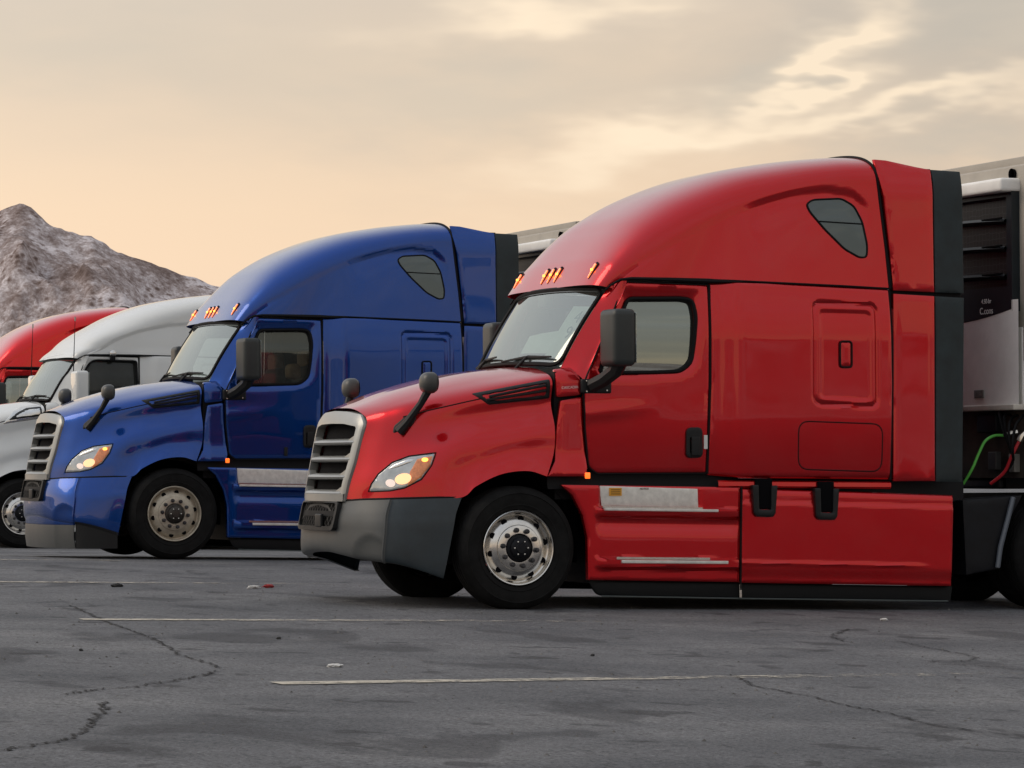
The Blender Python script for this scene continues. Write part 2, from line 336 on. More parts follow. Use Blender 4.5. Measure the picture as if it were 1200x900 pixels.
def panel(outline, yf, res=.04, holes=(), depth=.03, rnd=.008, rr=.02, step=None, mb=None, side=1):
    """sheet cut to an outline in x,z, bent by yf(x,z), with rolled edges and a return flange"""
    mb = mb or MB(); step = step or res
    O = resamp(outline, step); H = [resamp(h, step) for h in holes]
    A = np.array(O); 
    xs = np.arange(A[:, 0].min() + res*.5, A[:, 0].max(), res); zs = np.arange(A[:, 1].min() + res*.5, A[:, 1].max(), res)
    X, Z = np.meshgrid(xs, zs); X = X.ravel(); Z = Z.ravel()
    ins = inpoly(O, X, Z) & (dpoly(O, X, Z) > res*.4)
    for h in H: ins &= ~inpoly(h, X, Z) & (dpoly(h, X, Z) > res*.4)
    pts = [Vector(p) for p in O]; edges = [(i, (i+1) % len(O)) for i in range(len(O))]
    if rnd:   # an inner row that carries the rolled edge
        T_ = np.roll(A, -1, 0) - np.roll(A, 1, 0); T_ /= np.maximum(np.linalg.norm(T_, axis=1), 1e-9)[:, None]; NN = np.stack([-T_[:, 1], T_[:, 0]], 1)
        area = np.sum(A[:, 0]*np.roll(A[:, 1], -1) - np.roll(A[:, 0], -1)*A[:, 1]); NN *= 1 if area > 0 else -1
        for dd in (rr*.35, rr):
            Qp = A + NN*dd; ok = inpoly(O, Qp[:, 0], Qp[:, 1]) & (dpoly(O, Qp[:, 0], Qp[:, 1]) > dd*.8); pts += [Vector(q) for q in Qp[ok]]
    for h in H:
        b = len(pts); pts += [Vector(p) for p in h]; edges += [(b+i, b+(i+1) % len(h)) for i in range(len(h))]
    pts += [Vector((x, z)) for x, z in zip(X[ins], Z[ins])]
    V, E_, F_, *_ = delaunay_2d_cdt(pts, edges, [], 0, 1e-5)
    P = np.array([tuple(v) for v in V]); F_ = [tuple(f) for f in F_]
    ctr = np.array([P[list(f)].mean(0) for f in F_]); keep = inpoly(O, ctr[:, 0], ctr[:, 1])
    for h in H: keep &= ~inpoly(h, ctr[:, 0], ctr[:, 1])
    F_ = [f for f, k in zip(F_, keep) if k]
    Y = np.asarray(yf(P[:, 0], P[:, 1]), float) * np.ones(len(P))
    if rnd:
        d = dpoly(O, P[:, 0], P[:, 1])
        for h in H: d = np.minimum(d, dpoly(h, P[:, 0], P[:, 1]))
        Y = Y - rnd * np.clip(1 - d/rr, 0, 1)**2
    # orientation: outward is +y
    fo = []
    for f in F_:
        a, b, c = P[f[0]], P[f[1]], P[f[2]]
        ar = (b[0]-a[0])*(c[1]-a[1]) - (b[1]-a[1])*(c[0]-a[0]); fo.append(f if ar < 0 else tuple(reversed(f)))
    vv = [(p[0], y, p[1]) for p, y in zip(P, Y)]
    mb.add([(x, y*side, z) for x, y, z in vv], fo, flip=(side < 0))
    if depth:
        cnt = {}
        for f in fo:
            for i in range(3): e = (f[i], f[(i+1) % 3]); cnt[e] = 1
        bd = [e for e in cnt if (e[1], e[0]) not in cnt]
        for a, b in bd:
            A_, B_ = vv[a], vv[b]
            mb.add([(q[0], q[1]*side, q[2]) for q in (A_, B_, (B_[0], B_[1]-depth, B_[2]), (A_[0], A_[1]-depth, A_[2]))], [(0, 3, 2, 1)], flip=(side < 0))
    return mb
def bvh(o):
    return BVHTree.FromPolygons([v.co.copy() for v in o.data.vertices], [tuple(p.vertices) for p in o.data.polygons])
def hit(B, x, z, side=1, default=1.1):     # y of the body surface seen from the side
    h = B.ray_cast(Vector((x, -3*side, z)), Vector((0, side, 0)))
    return -h[0].y*side if h[0] is not None else default
def hitf(B, off=0, default=1.1):
    def f(x, z): return np.array([hit(B, float(a), float(b), 1, default) for a, b in zip(np.atleast_1d(x), np.atleast_1d(z))]) + off
    return f
def text(s, size, loc, mt, parent, name, axis='side', depth=.001, lab=None, rot=0, tf=None):
    cu = bpy.data.curves.new(name, 'FONT'); cu.body = s; cu.size = size; cu.extrude = depth; cu.align_x = 'CENTER'; cu.align_y = 'CENTER'
    o = bpy.data.objects.new(name, cu); COL.objects.link(o); me = bpy.data.meshes.new_from_object(o); bpy.data.objects.remove(o)
    o = bpy.data.objects.new(name, me); COL.objects.link(o); me.materials.append(mt); o.parent = parent
    o.matrix_local = tf if tf is not None else Matrix.Translation((loc[0], -loc[1], loc[2])) @ Matrix.Rotation(R(90), 4, 'X') @ Matrix.Rotation(rot, 4, 'Z')
    return o
def thing(name, label, cat, loc=(0, 0, 0), rz=0, group=None):
    o = bpy.data.objects.new(name, None); COL.objects.link(o); o.location = (loc[0], -loc[1], loc[2]); o.rotation_euler = (0, 0, rz)
    o['label'] = label; o['category'] = cat
    if group: o['group'] = group
    return o
def tag(o, label, cat, group=None):
    o['label'] = label; o['category'] = cat
    if group: o['group'] = group
    return o
def struct(o): o['kind'] = 'structure'; return o

# ------------------------------------------------------------------ highway tractors
HOOD = [
 [(-1.14,0,1.66),(-1.13,.3,1.65),(-1.11,.5,1.605),(-1.10,.60,1.54),(-1.14,.59,1.38),(-1.18,.57,1.2),(-1.22,.54,1.05),(-1.25,.515,.905)],
 [(-1.0,0,1.71),(-.99,.35,1.70),(-.97,.60,1.655),(-.96,.72,1.58),(-1.00,.75,1.38),(-1.05,.745,1.2),(-1.10,.72,1.05),(-1.13,.69,.90)],
 [(-.80,0,1.785),(-.80,.38,1.775),(-.80,.66,1.72),(-.80,.82,1.635),(-.83,.88,1.42),(-.88,.90,1.24),(-.93,.91,1.06),(-.96,.91,.905)],
 [(-.55,0,1.86),(-.55,.4,1.85),(-.55,.7,1.795),(-.56,.90,1.69),(-.58,1.00,1.48),(-.62,1.045,1.30),(-.68,1.07,1.1),(-.70,1.075,.91)],
 [(-.34,0,1.915),(-.34,.4,1.905),(-.34,.73,1.845),(-.34,.96,1.74),(-.36,1.05,1.54),(-.39,1.09,1.36),(-.43,1.115,1.14),(-.47,1.15,.92)],
 [(-.14,0,1.955),(-.14,.4,1.945),(-.14,.75,1.885),(-.14,.99,1.785),(-.18,1.075,1.57),(-.22,1.11,1.38),(-.29,1.135,1.19),(-.36,1.185,1.01)],
 [(.08,0,1.985),(.08,.4,1.975),(.08,.76,1.92),(.08,1.01,1.83),(.06,1.09,1.62),(.02,1.12,1.43),(-.06,1.145,1.26),(-.15,1.205,1.105)],
 [(.24,0,2.005),(.24,.4,1.995),(.24,.78,1.945),(.24,1.04,1.86),(.24,1.10,1.65),(.22,1.13,1.46),(.16,1.15,1.28),(.08,1.205,1.13)],
 [(.345,0,2.015),(.345,.4,2.005),(.345,.80,1.965),(.345,1.06,1.88),(.34,1.115,1.68),(.34,1.14,1.48),(.325,1.165,1.28),(.25,1.20,1.085)]]
RS = [(.70,2.68),(.82,2.87),(.90,2.97),(1.06,3.15),(1.24,3.31),(1.57,3.50),(2.04,3.675),(2.53,3.775),(2.98,3.83),(3.26,3.845)]
RQ = [(.88,2.64,1.08),(.96,2.72,1.095),(1.04,2.78,1.10),(1.20,2.88,1.105),(1.42,3.0,1.105),(1.72,3.16,1.11),(2.10,3.32,1.125),(2.52,3.45,1.14),(2.98,3.54,1.15),(3.30,3.56,1.155)]
RB = [(.89,2.635,1.085),(.91,2.67,1.10),(.95,2.71,1.11),(1.03,2.73,1.115),(1.25,2.735,1.12),(1.55,2.73,1.12),(1.95,2.72,1.16),(2.42,2.705,1.19),(2.95,2.69,1.195),(3.40,2.673,1.195)]
def TH(z): return .045*np.clip((z-2.22)/.48, 0, 1.6)**1.6 + .02*np.clip((1.6-z)/.5, 0, 1.2)**2
def ysleep(x, z): return 1.168 + .072*sst(1.76, 2.02, x) - TH(z)

def wheel(root, cx, cz, yo, sgn, rimmat, hubdark, rimlabel=None, dual=False, detail=True):
    c = (cx, yo*sgn, cz)
    rim = MB().lathe([(.306,-.012),(.308,.0),(.302,.006),(.294,.002),(.288,-.02),(.284,-.055),(.272,-.062),(.262,-.05),(.225,-.018),(.190,-.002),(.186,.010),(.180,.014),(.118,.014),(.112,.008),(.108,-.02)] if not dual else
        [(.306,-.012),(.308,.0),(.302,.006),(.292,-.02),(.286,-.10),(.27,-.15),(.20,-.165),(.11,-.165)], c, 64, sgn=sgn).out('wheel', rimmat, root)
    if rimlabel: rim['label'] = rimlabel
    prof = [(.304,-.03),(.318,-.004),(.345,.004),(.352,.010),(.358,.006),(.40,.014),(.440,.012),(.446,.018),(.452,.010),(.480,-.006),(.494,-.03),(.502,-.05)]
    y = -.055
    for k in range(4): prof += [(.505,y),(.505,y-.030),(.492,y-.034),(.492,y-.044)]; y -= .048
    prof += [(.505,y),(.498,-.262),(.47,-.288),(.40,-.298),(.33,-.29),(.304,-.26)]
    MB().lathe(prof, c, 72, sgn=sgn).out('tyre', TYRE, rim)
    if dual: MB().lathe([(r_, o_-.34) for r_, o_ in prof], c, 48, sgn=sgn).out('tyre', TYRE, rim)
    if not detail: return rim
    off = 0 if not dual else -.16
    for k in range(10):
        m_ = MB(); a = 2*math.pi*(k+.3)/10; m_.lathe([(.0005,.0045),(.0245,.0045),(.0255,-.008)], (c[0]+.240*math.cos(a), c[1]+sgn*(off-.026), c[2]+.240*math.sin(a)), 14, sgn=sgn)
        m_.out('hand_hole', DARK, rim)
    for k in range(10):
        m_ = MB(); a = 2*math.pi*(k+.8)/10; m_.lathe([(.0005,.042),(.014,.040),(.020,.030),(.021,-.0)], (c[0]+.148*math.cos(a), c[1]+sgn*(off+.012), c[2]+.148*math.sin(a)), 8, sgn=sgn)
        m_.out('wheel_nut', STEEL, rim, smooth=False)
    hub = MB().lathe([(.0005,.07),(.040,.07),(.045,.06),(.07,.055),(.082,.045),(.086,.02),(.108,.012),(.11,-.03)], (c[0], c[1]+sgn*off, c[2]), 32, sgn=sgn)
    hub = hub.out('hub', FRAME if hubdark else mat('oily_hub', (.04,.035,.03), .4, metal=.4, var=.5), rim)
    m_ = MB()
    for k in range(6):
        a = 2*math.pi*k/6; m_.lathe([(.0005,.012),(.007,.010),(.008,0)], (c[0]+.058*math.cos(a), c[1]+sgn*(off+.056), c[2]+.058*math.sin(a)), 6, sgn=sgn)
    m_.out('hub_bolt', ALU, hub, smooth=False)['kind'] = 'stuff'
    return rim

def both(mb, name, mt, parent, **kw):
    a = mb.out(name, mt, parent, **kw); m2 = MB(); m2.v = [(x, -y, z) for x, y, z in mb.v]; m2.f = [tuple(reversed(q)) for q in mb.f]
    return a, m2.out(name, mt, parent, **kw)
def tractor(name, label, loc, rz, group, P, kind='a', bumper_cols=None, wheelm=ALU, hubdark=True, front_label=None, extras=()):
    root = thing(name, label, 'truck', loc, rz, group)
    B_ = kind == 'b'
    def pv(q):      # the other make stands a little taller at the nose and lower at the crown
        if not B_: return q
        x, y, z = q; z2 = z + .13*float(sst(1.3, 1.9, z))*float(1 - sst(2.3, 2.75, z)) + (.08*float(sst(2.4, 2.62, z))*(1-float(sst(2.7, 2.95, z)))) - .10*float(sst(2.95, 3.4, z))
        return (x, y, z2)
    # --- hood with fenders
    H = np.array(HOOD, float); H[3:, 4, 1] -= .055; H[2, 4, 1] -= .022; H[3:, 3, 1] += .012; H[3:, 5, 1] += .008; H[4:, 6, 1] -= .004; ns, nv = 90, 76
    G = crk(H, np.linspace(0, 1, ns)); G = np.moveaxis(crk(np.moveaxis(G, 1, 0), np.linspace(0, 1, nv)), 0, 1)
    mb = MB(); mb.grid(G)
    mb.grid(np.stack([G[:, -1], G[:, -1] - np.array([0, .07, 0])], 1))             # wheel arch lip
    mb.grid(np.stack([G[-1], G[-1] - np.array([0, .035, .0])*np.array([1, 1, 1])], 0))
    hood = mb.mirror().out('hood', P, root); HB = bvh(hood)
    hy = hitf(HB)
    # front wheel housing
    mb = MB(); arc = [(.56*math.cos(a), .50 + .60*math.sin(a)) for a in np.linspace(R(-12), R(192), 40)]
    mb.grid([[(x, y, z) for x, z in arc] for y in (.45, 1.10)]); mb.prism([(x, z) for x, z in arc] , .43, .45); both(mb, 'wheel_housing', DARK, root)
    # crease line along the fender, hood gap
    for sd in (1, -1):
        mb = MB()
        cl_ = lin([(-.86,1.575),(-.66,1.63),(-.36,1.70),(-.22,1.73)], 14)
        mb.tube([(x, sd*(hit(HB, x, z)+.001), z) for x, z in cl_], .005, 5)
        mb.out('hood_seam', SEAL, root)
    # hood side air outlet
    if not B_: vent = rpoly([(-.32,1.765),(.325,1.885),(.325,1.725),(-.19,1.672)], .015)
    else: vent = rpoly([(-.18,1.735),(-.04,1.83),(.12,1.90),(.31,1.92),(.31,1.79)], .02)
    vc = np.array(vent)
    for sd in (1, -1):
        if B_: panel(rpoly([(-.27,1.69),(-.08,1.855),(.10,1.93),(.335,1.95),(.335,1.76)], .03), hitf(HB, .006), .03, depth=.012, side=sd).out('vent_surround', ALU, root)
        vo = panel(vent, lambda x, z: hy(x, z) + .012 - .03*sst(.02, .045, dpoly(vc, x, z)), .02, depth=.02, side=sd).out('hood_vent', BLACK, root)
        if not B_:
            mb = MB()
            for o_ in (.30, .62):
                mb.tube([(x, sd*(hit(HB, x, z)+.006), z) for x, z in lin([(-.22+.05*(1-o_), 1.765-.085*o_), (.29, 1.875-.135*o_)], 12)], .012, 6)
            mb.out('vent_blade', BLACK, vo)
    # --- grille
    fx = lambda z: np.interp(z, [.88,.905,1.05,1.2,1.38,1.54,1.60], [-1.262,-1.26,-1.235,-1.195,-1.155,-1.115,-1.095])
    fwid = lambda z: np.interp(z, [.88,1.05,1.2,1.38,1.54], [.512,.536,.566,.586,.594])
    def gp(u, z, off=0):     # point on the bowed grille face, u -1..1
        w = float(fwid(z)); return (float(fx(z)) - .075*(1-abs(u)**2.4) - off, u*w, z)
    outer = [(-1,.885),(-1.0,1.53),(-.86,1.60),(-.5,1.625),(0,1.635),(.5,1.625),(.86,1.60),(1.0,1.53),(1,.885)]
    inner = [(-.90,.935),(-.88,1.50),(-.5,1.525),(0,1.53),(.5,1.525),(.88,1.50),(.90,.935)]
    mb = MB()
    def ring(oc, ic, off, dep):
        n = 64; a = lin(oc, n); b = lin(ic, n)
        A3 = [gp(u, z, off-.012) for u, z in a]; B3 = [gp(u, z, off) for u, z in b]; M3 = [gp(u*.6+p_*.4, z*.6+q_*.4, off+.004) for (u, z), (p_, q_) in zip(a, b)]
        Bk = [(q[0]+dep, q[1], q[2]) for q in B3]; Ak = [(q[0]+dep, q[1], q[2]) for q in A3]
        mb.grid([Ak, A3, M3, B3, Bk])
    ring(outer, inner, .022, .07)
    mb.grid([[gp(u, .885, .022) for u in np.linspace(-1, 1, 24)], [gp(u, .945, .03) for u in np.linspace(-1, 1, 24)], [(q[0]+.07, q[1], q[2]) for q in [gp(u, .955, .02) for u in np.linspace(-1, 1, 24)]]])
    gr = mb.out('grille', GREYP if not B_ else ALU, root)
    for zc in (1.375, 1.235, 1.09, .955):
        mb = MB(); us = np.linspace(-.91, .91, 26); pr = [(-.05,.026),(.014,.012),(.028,-.004),(.016,-.020),(-.05,-.030)]
        mb.grid([[(gp(u, zc, a)[0], gp(u, zc, 0)[1], zc + b) for a, b in pr] for u in us], closed_v=True)
        for sd in (-1, 1):      # angled gusset at each end
            p0 = gp(sd*.91, zc, .0); p1 = gp(sd*.68, zc, .0)
            mb.add([(p0[0]-.01, p0[1], zc+.055), (p0[0]-.015, p0[1], zc-.01), (p1[0]-.015, p1[1], zc+.0), (p0[0]+.05, p0[1], zc+.055), (p0[0]+.05, p0[1], zc-.01), (p1[0]+.05, p1[1], zc)],
                   [(0,1,2),(3,5,4),(0,2,5,3),(0,3,4,1),(1,4,5,2)], flip=sd < 0)
        mb.out('slat', GREYP if not B_ else ALU, gr)
    mb = MB(); mb.grid([[(gp(u, z, -.075)[0], gp(u, z)[1], z) for z in np.linspace(.93, 1.55, 12)] for u in np.linspace(-.92, .92, 14)]); mb.out('insect_screen', mat('black_core', (.008,.008,.009), .9, var=.6, vscale=16, spec=.1), gr)
    for u in (-.42, .0, .42): MB().box((-1.14, u*.55, 1.22), (.04, .05, .60), rot=Matrix.Rotation(R(12), 3, 'Y')).out('support_post', mat('radiator_post', (.035,.035,.036), .6), gr)
    # red clearance reflector on the nose is a small darker patch on the hood top
    # --- headlights
    hl = [(-1.125,.965),(-1.105,1.03),(-1.06,1.11),(-.965,1.205),(-.85,1.255),(-.66,1.282),(-.70,1.18),(-.78,1.065),(-.90,.995),(-1.0,.972)]
    for sd in (1, -1):
        h = panel(hl, hitf(HB, .004), .022, depth=.02, rr=.012, side=sd).out('headlight', HLG, root)
        mb = MB(); rim_ = resamp(hl, .03); mb.tube([(x, sd*(hit(HB, x, z)+.005), z) for x, z in rim_], .005, 5, closed=True); mb.out('headlight_seal', SEAL, h)
        panel([(-.885,1.00),(-.78,1.075),(-.705,1.18),(-.675,1.265),(-.80,1.235),(-.86,1.13)], hitf(HB, .008), .02, depth=.004, side=sd).out('turn_signal', HLA, h)
        panel([(-1.02,1.135),(-.955,1.19),(-.86,1.232),(-.80,1.238),(-.84,1.20),(-.93,1.16)], hitf(HB, .009), .02, depth=.004, side=sd).out('chrome_bar', HLC, h)
        el = lambda cx, cz, a, b, t: [(cx + a*math.cos(q)*math.cos(t) - b*math.sin(q)*math.sin(t), cz + a*math.cos(q)*math.sin(t) + b*math.sin(q)*math.cos(t)) for q in np.linspace(0, 2*math.pi, 18, endpoint=False)]
        panel(el(-.905, 1.07, .058, .042, .45), hitf(HB, .011), .02, depth=.004, rnd=0, side=sd).out('lamp_bulb', LAMPW, h, label='lit warm lamp bowl')
        panel(el(-.99, 1.035, .030, .032, .4), hitf(HB, .011), .02, depth=.004, rnd=0, side=sd).out('lamp_bulb', LAMPW2, h, label='small pale lamp bowl')
        panel(el(-.745, 1.225, .022, .016, .2), hitf(HB, .011), .015, depth=.004, rnd=0, side=sd).out('lamp_bulb', AMBC, h, label='small lit amber bulb')
    # --- bumper
    bf, bs, bl = bumper_cols or (BUMPF, BUMPS, BUMPF)
    top = [(-1.295,0,.885),(-1.29,.25,.885),(-1.262,.5,.885),(-1.19,.72,.895),(-1.08,.89,.90),(-.94,1.01,.905),(-.72,1.09,.91),(-.475,1.145,.915)]
    mid = [(-1.34,0,.66),(-1.335,.25,.66),(-1.31,.5,.66),(-1.245,.73,.655),(-1.14,.93,.65),(-1.0,1.05,.66),(-.78,1.125,.66),(-.555,1.165,.66)]
    low = [(-1.33,0,.49),(-1.325,.25,.485),(-1.30,.5,.465),(-1.24,.74,.44),(-1.15,.94,.42),(-1.03,1.05,.41),(-.83,1.12,.36),(-.63,1.155,.295)]
    und = [(-1.24,0,.46),(-1.235,.25,.455),(-1.21,.5,.44),(-1.15,.70,.41),(-1.06,.88,.39),(-.96,1.0,.38),(-.80,1.08,.33),(-.63,1.12,.27)]
    m2 = [(a*.5+b*.5 if k else (a+b)*.5) for k, (a, b) in enumerate(zip(np.array(top).ravel(), np.array(mid).ravel()))]; m2 = np.array(m2).reshape(-1, 3); m2[:, 0] -= .012
    BG = np.array([top, m2, mid, low, und]); nb = 71
    BG = crk(np.moveaxis(BG, 1, 0), np.linspace(0, 1, nb)); BG = np.moveaxis(crk(np.moveaxis(BG, 1, 0), np.linspace(0, 1, 40)), 0, 1)   # [along][down]
    ksp = int(nb*.64)
    # sculpted scoop near the corner
    for i in range(nb):
        for j in range(40):
            x, y, z = BG[i, j]
            if y > .55 and i < ksp:
                e = ((y-.88)/.17)**2 + ((z-.44)/.17)**2
                if e < 1: BG[i, j, 0] += .030*(1-e)**.7
    front = BG[:ksp+1]; sidep = BG[ksp:].copy()
    lip = BG[ksp].copy(); lip[:, 0] -= .012; lip[:, 1] += .012
    mb = MB().grid(front, flip=True); mb.grid([front[-1], lip, lip - np.array([-.02, .0, 0])], flip=True)
    cut = .60
    bum = mb.mirror().out('bumper', bf, root)
    if kind == 'a' and bl is not bf:    # lower valance in its own finish
        bot = front[:, -9, :]; kb = [bot]
        for z_, dx_ in ((.40, 0.0), (.385, .004)):
            q_ = bot.copy(); q_[:, 2] = np.minimum(q_[:, 2]-.004, z_); q_[:, 0] += dx_; kb.append(q_)
        MB().grid(np.stack(kb, 1), flip=True).mirror().out('bumper_skirt', bf, bum)
        q0 = kb[-1].copy(); q0[:, 0] -= .006; q1 = q0.copy(); q1[:, 2] = .125; q1[:, 0] += .015
        MB().grid(np.stack([q0, q0*.5+q1*.5 - np.array([.012, 0, 0]), q1], 1), flip=True).mirror().out('lower_valance', bl, bum)
    mb = MB(); sidep[0] = lip - np.array([-.02, .002, 0]); mb.grid(sidep, flip=True); mb.grid([sidep[-1], sidep[-1]-np.array([-.02, .06, 0])], flip=True); be = both(mb, 'bumper_end', bs, root)
    if kind == 'a' and bl is not bf:
        mb = MB(); lowv = sidep[:, 29:, :].copy(); lowv[..., 1] += .006; lowv[..., 0] -= .003; mb.grid(lowv, flip=True)
        nz_ = lowv.shape[1]; bot = lowv[:, -8, :]
        for mb_, par in ((mb, be[0]),):
            mb.grid(np.stack([bot, np.stack([bot[:, 0]+.0, bot[:, 1], np.interp(bot[:, 0], [-1.1, -.63], [.125, .125])], -1)], 1), flip=True)
        mb.out('lower_bumper_end', BLACK, be[0]); m2_ = MB(); m2_.v = [(x, -y, z) for x, y, z in mb.v]; m2_.f = [tuple(reversed(q)) for q in mb.f]; m2_.out('lower_bumper_end', BLACK, be[1])
    mb = MB(); mb.tube([tuple(q) for q in lip[:34]], .007, 6); both(mb, 'corner_ridge', bf, bum)
    mb = MB(); mb.prism([(-1.16,.86),(-1.16,.60),(-.6,.50),(-.55,.9)], -.62, .62); mb.out('bumper_core', DARK, root)
    mb = MB(); mb.tube([(q[0]+.01, q[1]-.01, q[2]+.004) for q in BG[:, 0]], .012, 6); mb.mirror().out('bumper_seam', SEAL, root)
    # lower intake in the bumper
    def bx(y, z): # bumper face x at y,z
        return float(np.interp(z, [.49,.66,.885], [np.interp(abs(y), [0,.25,.5], [-1.33,-1.325,-1.30]), np.interp(abs(y), [0,.25,.5], [-1.34,-1.335,-1.31]), np.interp(abs(y), [0,.25,.5], [-1.295,-1.29,-1.262])]))
    def bgrid(y0, y1, z0, z1, off, n=14):
        return [[(bx(y, z) - off, y, z) for z in np.linspace(z0, z1, 8)] for y in np.linspace(y0, y1, n)]
    mb = MB(); yy, z0, z1 = .475, .645, .885
    ro = rpoly([(-yy, z0), (yy, z0), (yy+.01, z1), (-yy-.01, z1)], .05); ri = rpoly([(-yy+.03, z0+.035), (yy-.03, z0+.035), (yy-.025, z1-.012), (-yy+.025, z1-.012)], .03)
    ro = resamp(ro, .05)
    n_ = 60; ro = lin(ro + [ro[0]], n_); ri = lin(resamp(ri, .05) + [resamp(ri, .05)[0]], n_)
    mb.grid([[(bx(a, b)+.01, a, b) for a, b in ro], [(bx(a, b)-.048, a, b) for a, b in ro], [(bx(a, b)-.050, a, b) for a, b in ri], [(bx(a, b)-.022, a, b) for a, b in ri]])
    inl = mb.out('lower_intake', BLACK, root)
    MB().grid(bgrid(-.45, .45, .675, .765, .026)).out('intake_screen', WMESH, inl); MB().grid(bgrid(-.45, .45, .80, .875, .026)).out('intake_screen', WMESH, inl)
    MB().grid(bgrid(-.45, .45, .76, .805, .030)).out('intake_bar', SEAL, inl)
    MB().box((-1.372, .16, .725), (.03, .16, .11), bev=.012).out('radar_cover', BLACK, inl)
    # --- cab shell behind the gaps
    mb = MB(); mb.box((.47, 0, 1.42), (.22, 2.18, 1.05)); mb.box((1.12, 0, 1.04), (1.4, 2.16, .14)); mb.out('firewall', SEAL, root)
    for sd in (1, -1):
        cw = panel(rpoly([(.365,1.965),(.52,1.985),(.575,1.88),(.575,1.755),(.37,1.735)], .02), lambda x, z: 1.145 - .10*np.clip((z-1.87)/.12, 0, 1)**2 - .02*sst(.45, .36, x), .03, side=sd).out('cowl_panel', P, root)
        panel(rpoly([(.395,1.705),(.573,1.735),(.585,1.49),(.615,1.155),(.60,1.085),(.27,1.085),(.345,1.21),(.36,1.45)], .012), lambda x, z: 1.158 + .03*sst(1.30, 1.08, z) - .02*sst(.42,.36,x), .03, side=sd).out('cowl_side', P, root)
        if kind == 'a' and sd == 1 and 'name' in extras: text('CASCADIA', .030, (.475, 1.147, 1.815), WHT, cw, 'nameplate', rot=.06)
    # drip ledge over the door, roof seam
    for sd in (1, -1):
        mb = MB()
        mb.tube([(x, sd*y, z) for x, y, z in [(.80,1.06,2.60),(.86,1.10,2.665),(.94,1.13,2.712),(1.04,1.135,2.722),(1.4,1.135,2.718),(1.74,1.14,2.712),(2.03,1.185,2.706)]], [.007,.009,.011,.013,.018,.022,.004], 6)
        mb.tube([(x, sd*(y+.004), z-.004) for x, z, y in RB[5:]], .008, 5)
        mb.out('roof_seam', SEAL, root)
    # --- roof
    nS = 210; tt = np.linspace(0, 1, nS); S_ = crk(np.array(RS), tt); Q_ = crk(np.array(RQ), tt); Bb = crk(np.array(RB), tt)
    pe = np.interp(tt, [0, .1, .5, 1], [4.2, 3.6, 3.0, 3.2]); G = []
    for i in range(nS):
        row = []
        for th in np.linspace(0, 1, 46):
            y = th**1.0; a = math.sin(th*math.pi/2)**(2/pe[i]); b = max(0, math.cos(th*math.pi/2))**(2/pe[i])
            row.append((Q_[i, 0] + (S_[i, 0]-Q_[i, 0])*b, Q_[i, 2]*a, Q_[i, 1] + (S_[i, 1]-Q_[i, 1])*b))
        for k in np.linspace(0, 1, 28)[1:]:
            row.append((Q_[i, 0]*(1-k) + Bb[i, 0]*k, Q_[i, 2]*(1-k) + Bb[i, 2]*k, Q_[i, 1]*(1-k) + Bb[i, 1]*k))
        G.append(row)
    G = np.array(G)
    ax_ = [(2.0,3.33),(2.25,3.42),(2.5,3.49),(2.81,3.53),(3.08,3.50),(3.24,3.38)] if not B_ else [(1.0,2.74),(1.11,2.83),(1.33,3.02),(1.74,3.24),(2.19,3.36),(2.6,3.40),(3.3,3.42)]
    X = G[..., 0]; Z = G[..., 2]; da = dpoly(ax_, X.ravel(), Z.ravel(), False).reshape(X.shape)
    za = np.interp(X, [p[0] for p in ax_], [p[1] for p in ax_]); bel = (Z < za) & (X > ax_[0][0]) & (X < ax_[-1][0]+.02)
    fade = sst(ax_[0][0], ax_[0][0]+.25, X) * (sst(3.26, 3.12, X) if not B_ else 1)
    G[..., 1] -= np.where(bel, .020*sst(0, .05, da)*np.exp(-np.maximum(da-.04, 0)/(.16 if not B_ else .5))*fade, 0) * np.where(G[..., 1] > .6, 1, 0)
    mb = MB().grid(G); roof = mb.mirror().out('roof_fairing', P, root); RBV = bvh(roof)
    mb = MB(); last = [tuple(q) for q in G[-1]]; pts = last + [(x, -y, z) for x, y, z in reversed(last[1:])]
    cpt = (3.34, 0, 3.0); mb.add(pts + [cpt], [(i, i+1, len(pts)) for i in range(len(pts)-1)]); mb.out('roof_end_cap', P, roof)
    mb = MB(); mb.tube([(q[0]+.012, q[1], q[2]+.004) for q in pts], .013, 6); mb.out('roof_end_seal', SEAL, roof)
    # brow ridge above the lights
    # --- windscreen
    FLIPW = True
    def ws(u, t):
        y = u*(1.0 - .04*t); b = (max(0, 1-abs(u)**2.3))
        xt, zt = .86-.15*b, 2.635+.035*b; xb, zb = .465-.16*b, 1.99+.035*b
        return (xt*(1-t)+xb*t - .02*math.sin(math.pi*t), y*1.02, zt*(1-t)+zb*t)
    mb = MB(); mb.grid([[ws(u, t) for t in np.linspace(.0, 1, 16)] for u in np.linspace(-1, 1, 40)], flip=FLIPW); wsc = mb.out('windshield', GLW, root)
    mb = MB(); ol = resamp(rpoly([(-.985,.01),(.985,.01),(.985,.99),(-.985,.99)], .12), .06); mb.tube([tuple(np.array(ws(a, b)) + np.array([-.008, 0, .004])) for a, b in ol], .019, 6, closed=True); mb.out('windshield_seal', SEAL, wsc)
    MB().grid([[tuple(np.array(ws(u, t)) + np.array([-.006, 0, .004])) for t in (0., .05)] for u in np.linspace(-.97, .97, 30)]).out('sunshade_band', mat('tinted_band', (.10,.11,.11), .2), wsc)
    if not B_:
        mb = MB(); bx_ = ws(-.05, .08); mb.box((bx_[0]+.06, bx_[1], bx_[2]-.04), (.08, .16, .10), bev=.015); mb.out('camera_pod', mat('camera_pod', (.09,.09,.09), .5), wsc)
